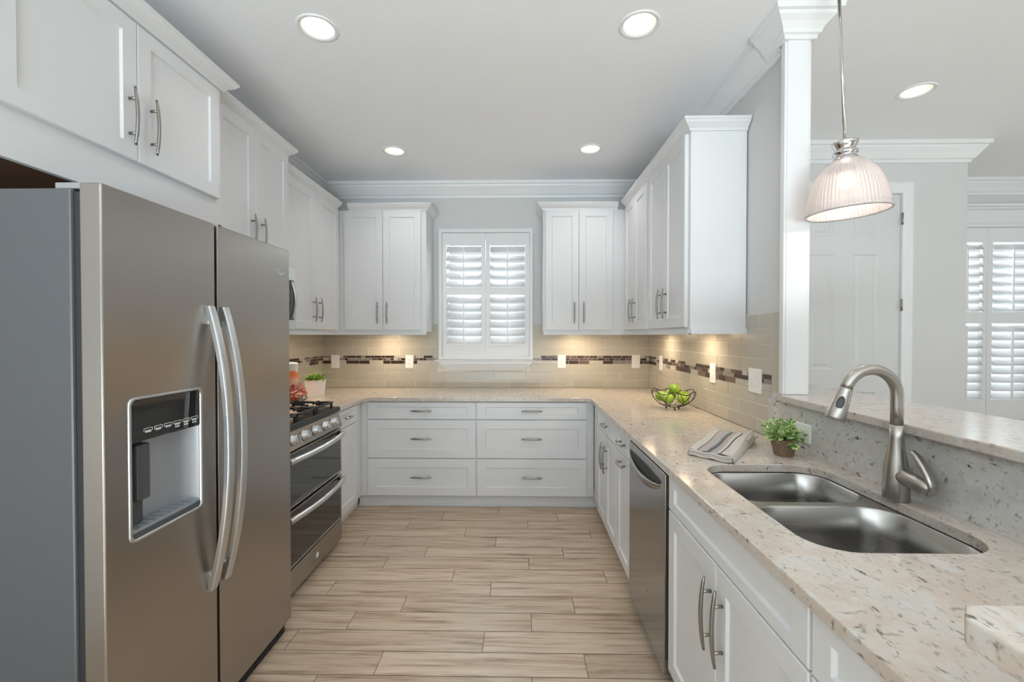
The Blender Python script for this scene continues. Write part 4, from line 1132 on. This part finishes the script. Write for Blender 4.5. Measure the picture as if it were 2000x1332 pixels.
# ---------------------------------------------------------------- plants
def leaf(b, p, d, L, W, rr, curl=0.25):
    d = d.normalized(); s = d.cross(Vector((0, 0, 1)))
    if s.length < 0.05: s = Vector((1, 0, 0))
    s.normalize(); nn = s.cross(d).normalized()
    s = (s*math.cos(rr)+nn*math.sin(rr)).normalized(); nn = s.cross(d)
    q = [p, p+d*L*.35+s*W/2+nn*L*.03, p+d*L*.75+s*W*.38-nn*L*curl*.3, p+d*L-nn*L*curl, p+d*L*.75-s*W*.38-nn*L*curl*.3, p+d*L*.35-s*W/2+nn*L*.03, p+d*L*.5]
    v = [b.v(x) for x in q]; c = (random.random(),)*3
    for i, j in ((0, 1), (1, 2), (2, 3), (3, 4), (4, 5), (5, 0)): b.face([v[6], v[i], v[j]], smooth=True, rnd=c)
def potted_herb():
    cx, cy, z0 = 1.112, 1.875, 0.9145
    r = empty('potted_plant', (cx, cy, z0), 'small bushy green plant in a brown square pot near the sink', 'plant')
    b = MB(); R = lambda h, w: [(cx+a, cy+c, z0+h) for a, c in rrect(-w, -w, w, w, 0.008, 4)]
    b.rings([R(0, .027), R(0.001, .029), R(.062, .039), R(.062, .0405), R(.070, .041), R(.070, .036), R(.060, .035)], True, True, True, smooth=False); b.build('pot', M['potwood'], r)
    b = MB(); b.lathe([(0.034, .061), (0.02, .064), (0.001, .066)], (cx, cy, z0), 16); b.build('soil', M['soil'], r)
    b = MB(); st = MB()
    for i in range(60):
        a = random.uniform(0, 2*PI); e = random.uniform(0.10, 1.45); L = random.uniform(0.060, 0.105)
        d = Vector((math.cos(a)*math.cos(e), math.sin(a)*math.cos(e)*0.9, math.sin(e)*0.9)); p0 = Vector((cx+random.uniform(-.015, .015), cy+random.uniform(-.015, .015), z0+.064))
        if i < 5: d = Vector((0.2*random.uniform(-1, 1)+.1, -1, 0.05)); L = 0.055
        pts = [p0, p0+d*L*.5+Vector((0, 0, .008)), p0+d*L*(1.0) + Vector((0, 0, 0.0 if i >= 5 else -0.02))]
        st.tube(pts, 0.0011, 5)
        for k in range(10):
            q = 0.4+0.6*k/9; p = p0+(pts[2]-p0)*q
            dd = (d+Vector((random.uniform(-1, 1), random.uniform(-1, 1), random.uniform(-.5, .8)))*0.9)
            leaf(b, p, dd, random.uniform(.012, .019), random.uniform(.009, .013), random.uniform(-1, 1))
    st.build('stems', M['leaf'], r); b.build('foliage', M['leaf'], r, recalc=False)
potted_herb()
def potted_grass():
    cx, cy, z0 = -1.70, 3.62, 0.9145
    r = empty('potted_plant', (cx, cy, z0), 'green grass plant in a white square ceramic pot in the tiled corner', 'plant')
    b = MB(); R = lambda h, w: [(cx+a, cy+c, z0+h) for a, c in rrect(-w, -w, w, w, 0.008, 4)]
    b.rings([R(0, .052), R(0.002, .054), R(.13, .064), R(.138, .065), R(.138, .060), R(.120, .058)], True, True, True, smooth=False); b.build('pot', M['ceramic'], r)
    b = MB(); b.lathe([(0.056, .121), (0.001, .126)], (cx, cy, z0), 16); b.build('soil', M['soil'], r)
    b = MB()
    for i in range(420):
        a = random.uniform(0, 2*PI); rad = random.uniform(0, .055); e = random.uniform(0.2, 1.5)
        p = Vector((cx+rad*math.cos(a), cy+rad*math.sin(a), z0+.122+random.uniform(0, .03)))
        a2 = a+random.uniform(-.8, .8)
        leaf(b, p, Vector((math.cos(a2)*math.cos(e), math.sin(a2)*math.cos(e), math.sin(e))), random.uniform(.025, .055), random.uniform(.007, .012), random.uniform(-1, 1), 0.3)
    for i in range(4):
        p = Vector((cx-.01+.03*i/3, cy, z0+.16)); b.tube([p, p+Vector((.01*(i-1), 0, .035)), p+Vector((.02*(i-1), .0, .065))], 0.0012, 5)
        for k in range(4): leaf(b, p+Vector((.005*(i-1)*k, 0, .02*k)), Vector((random.uniform(-1, 1), random.uniform(-1, 1), .5)), .018, .008, 0)
    for f in b.bm.faces:
        if f.loops[0][b.lay][3] < .5:
            for l in f.loops: l[b.lay] = (.3, .3, .3, 1)
    b.build('foliage', M['grassleaf'], r, recalc=False)
potted_grass()
def vase_and_basket():
    cx, cy, z0 = -1.775, 3.36, 0.9145
    r = empty('wire_basket', (cx, cy, z0), 'black wire stand with coral and white beaded strands beside the range', 'basket')
    b = MB()
    for i in range(10):
        t = 2*PI*i/10; pts = []
        for k in range(13):
            q = k/12*2*PI; pts.append((cx+(0.10+0.020*math.cos(q))*math.cos(t+0.15*math.sin(q)), cy+(0.10+0.020*math.cos(q))*math.sin(t+0.15*math.sin(q)), z0+0.0235+0.021*math.sin(q)))
        b.tube(pts[:-1], 0.0022, 6, closed=True)
    b.tube([(cx+0.10*math.cos(2*PI*i/30), cy+0.10*math.sin(2*PI*i/30), z0+0.046) for i in range(30)], 0.003, 6, closed=True)
    b.tube([(cx+0.06*math.cos(2*PI*i/30), cy+0.06*math.sin(2*PI*i/30), z0+0.003) for i in range(30)], 0.003, 6, closed=True)
    b.build('wire_frame', M['wire'], r)
    b = MB()
    for j in range(7):
        pts = []; ph = random.uniform(0, 6); hh = 0.050+0.012*j
        for i in range(48):
            t = 2*PI*i/48; rad = (0.108-0.006*j)+0.010*math.sin(5*t+ph); pts.append((cx+rad*math.cos(t), cy+rad*math.sin(t), z0+hh+0.008*math.sin(7*t+ph)))
        b.tube(pts, 0.0085, 8, closed=True)
    b.build('beaded_strands', M['coral'], r)
    v = empty('pillar_vase', (cx, cy, z0), 'orange and white banded cylindrical vase standing in the black wire stand', 'vase')
    b = MB(); b.lathe([(0.052, 0.0), (0.055, 0.004), (0.058, 0.20), (0.057, 0.290), (0.054, 0.294), (0.050, 0.290), (0.048, 0.02)], (cx, cy, z0+0.0), 32, cap0=True, cap1=True)
    b.build('body', M['vase'], v)
vase_and_basket()

# ---------------------------------------------------------------- recessed lights
def recessed():
    names = ['round recessed ceiling light above the far end of the fridge-side aisle', 'round recessed ceiling light above the corner near the fruit bowl wall cabinets', 'round recessed ceiling light in front of the cabinet over the refrigerator', 'round recessed ceiling light between the camera end and the wall column capital', 'round recessed ceiling light beyond the pendant, over the dining side']
    names[0] = 'small recessed ceiling light in front of the cabinet beside the microwave'
    names[1] = 'small recessed ceiling light in front of the corner wall cabinets, opposite the microwave side'
    names[3] = 'large recessed ceiling light on the wall column side of the kitchen ceiling'
    names[2] = 'large recessed ceiling light nearest the cabinet over the refrigerator'
    r = empty('recessed_light', (LIGHTS[0][0], LIGHTS[0][1], ZC), names[0], 'ceiling light', 'recessed ceiling lights')
    x, y = LIGHTS[0]
    b = MB(); b.lathe([(0.074, 0.002), (0.078, -0.004), (0.090, -0.006), (0.0955, -0.003), (0.096, -0.0003)], (x, y, ZC), 48); b.build('trim_ring', M['trim'], r)
    b = MB(); b.lathe([(0.0765, -0.001), (0.070, 0.02), (0.056, 0.05), (0.048, 0.085)], (x, y, ZC), 48); b.build('baffle', M['baffle'], r)
    b = MB(); b.lathe([(0.052, 0.066), (0.040, 0.060), (0.001, 0.058)], (x, y, ZC), 40); b.lathe([(0.0775, 0.0), (0.0785, 0.12), (0.001, 0.12)], (x, y, ZC), 40); b.build('lens', M['lamp'], r)
    for i, (lx, ly) in enumerate(LIGHTS+EXTRA):
        if i == 0: q = r
        elif i < len(LIGHTS): q = dup(r, (lx-x, ly-y, 0), names[i])
        if i < len(LIGHTS) or True:
            d = bpy.data.lights.new('downlight', 'SPOT'); d.energy = (14, 14, 10, 8, 12)[i] if i < 5 else 5; d.spot_size = math.radians(125); d.spot_blend = 0.8
            d.shadow_soft_size = 0.05; d.color = (1.0, 0.95, 0.90)
            o = bpy.data.objects.new('downlight', d); C.objects.link(o); o.location = (lx, ly, ZC-0.012)
        if i >= len(LIGHTS):
            q = dup(r, (lx-x, ly-y, 0), 'added recessed fill light over the open room, out of view')
recessed()

# ---------------------------------------------------------------- under-cabinet lights
def undercab():
    spots = [(-1.23, 4.03, 'wall cabinet between range and window'), (0.53, 4.03, 'back wall cabinet next to the window'), (1.06, 3.62, 'corner wall cabinet above the fruit bowl'), (1.06, 2.86, 'wall cabinet with the exposed end panel'), (-1.80, 3.35, 'wall cabinet beside the microwave')]
    x0, y0 = spots[0][:2]
    r = empty('undercabinet_light', (x0, y0, UB), 'warm puck light under the '+spots[0][2], 'cabinet light', 'warm lights under the wall cabinets')
    b = MB(); b.lathe([(0.036, 0.0), (0.036, -0.012), (0.030, -0.014)], (x0, y0, UB-.0005), 24, cap0=True); b.build('housing', M['plastic'], r)
    b = MB(); b.lathe([(0.030, -0.0135), (0.001, -0.0145)], (x0, y0, UB-.0005), 24); b.build('lens', M['puck'], r)
    for i, (x, y, t) in enumerate(spots):
        if i: dup(r, (x-x0, y-y0, 0), 'warm puck light under the '+t)
        d = bpy.data.lights.new('puck_glow', 'AREA'); d.shape = 'DISK'; d.size = 0.06; d.energy = 3.0; d.color = (1.0, 0.76, 0.50)
        o = bpy.data.objects.new('puck_glow', d); C.objects.link(o); o.location = (x, y, UB-0.018)
undercab()

# ---------------------------------------------------------------- pendant
def pendant():
    x, y = 1.338, 1.85
    r = empty('pendant_light', (1.305, y, ZC), 'hanging pendant with ribbed glass dome shade over the raised bar', 'pendant light')
    top = Vector((1.305, y, ZC)); bot = Vector((x, y, 2.20)); ax = (bot-top).normalized()
    rot = Vector((0, 0, -1)).rotation_difference(ax).to_matrix()
    b = MB(); b.lathe([(0.001, -0.025), (0.02, -0.025), (0.055, -0.012), (0.06, -0.0005)], (1.305, y, ZC), 32, cap1=True); b.build('canopy', M['chrome'], r)
    b = MB(); b.tube([top+ax*0.02, bot], 0.0065, 12); b.build('rod', M['chrome'], r)
    b = MB(); b.lathe([(0.008, 0.010), (0.044, 0.016), (0.047, 0.012), (0.040, -0.002), (0.034, -0.012), (0.033, -0.018), (0.043, -0.024), (0.044, -0.032), (0.036, -0.037), (0.036, -0.046), (0.042, -0.050), (0.043, -0.058)], tuple(bot), 32, rot=rot, cap0=True, rf=lambda t, h: 1+0.05*math.cos(14*t)); b.build('socket_cap', M['chrome'], r)
    rib = lambda t, h: 1+(0.009 if h < -0.075 else 0)*math.cos(64*t)
    prof = [(0.034, -0.052), (0.045, -0.056), (0.066, -0.070), (0.088, -0.092), (0.108, -0.122), (0.124, -0.158), (0.135, -0.198), (0.141, -0.240), (0.143, -0.262), (0.1475, -0.266), (0.1475, -0.274), (0.144, -0.278), (0.1405, -0.270), (0.137, -0.240), (0.131, -0.198), (0.120, -0.158), (0.104, -0.124), (0.084, -0.096), (0.062, -0.075), (0.040, -0.061)]
    b = MB(); b.lathe(prof, tuple(bot), 256, rot=rot, rf=rib); b.build('glass_shade', M['shade'], r)
    b = MB(); b.lathe([(0.012, -0.055), (0.013, -0.085), (0.020, -0.105), (0.029, -0.13), (0.030, -0.145), (0.022, -0.165), (0.001, -0.172)], tuple(bot), 24, rot=rot); b.build('bulb', M['bulb'], r)
    d = bpy.data.lights.new('pendant_glow', 'POINT'); d.energy = 1.8; d.shadow_soft_size = 0.04; d.color = (1.0, 0.88, 0.78)
    o = bpy.data.objects.new('pendant_glow', d); C.objects.link(o); o.location = bot+ax*0.21; 
pendant()
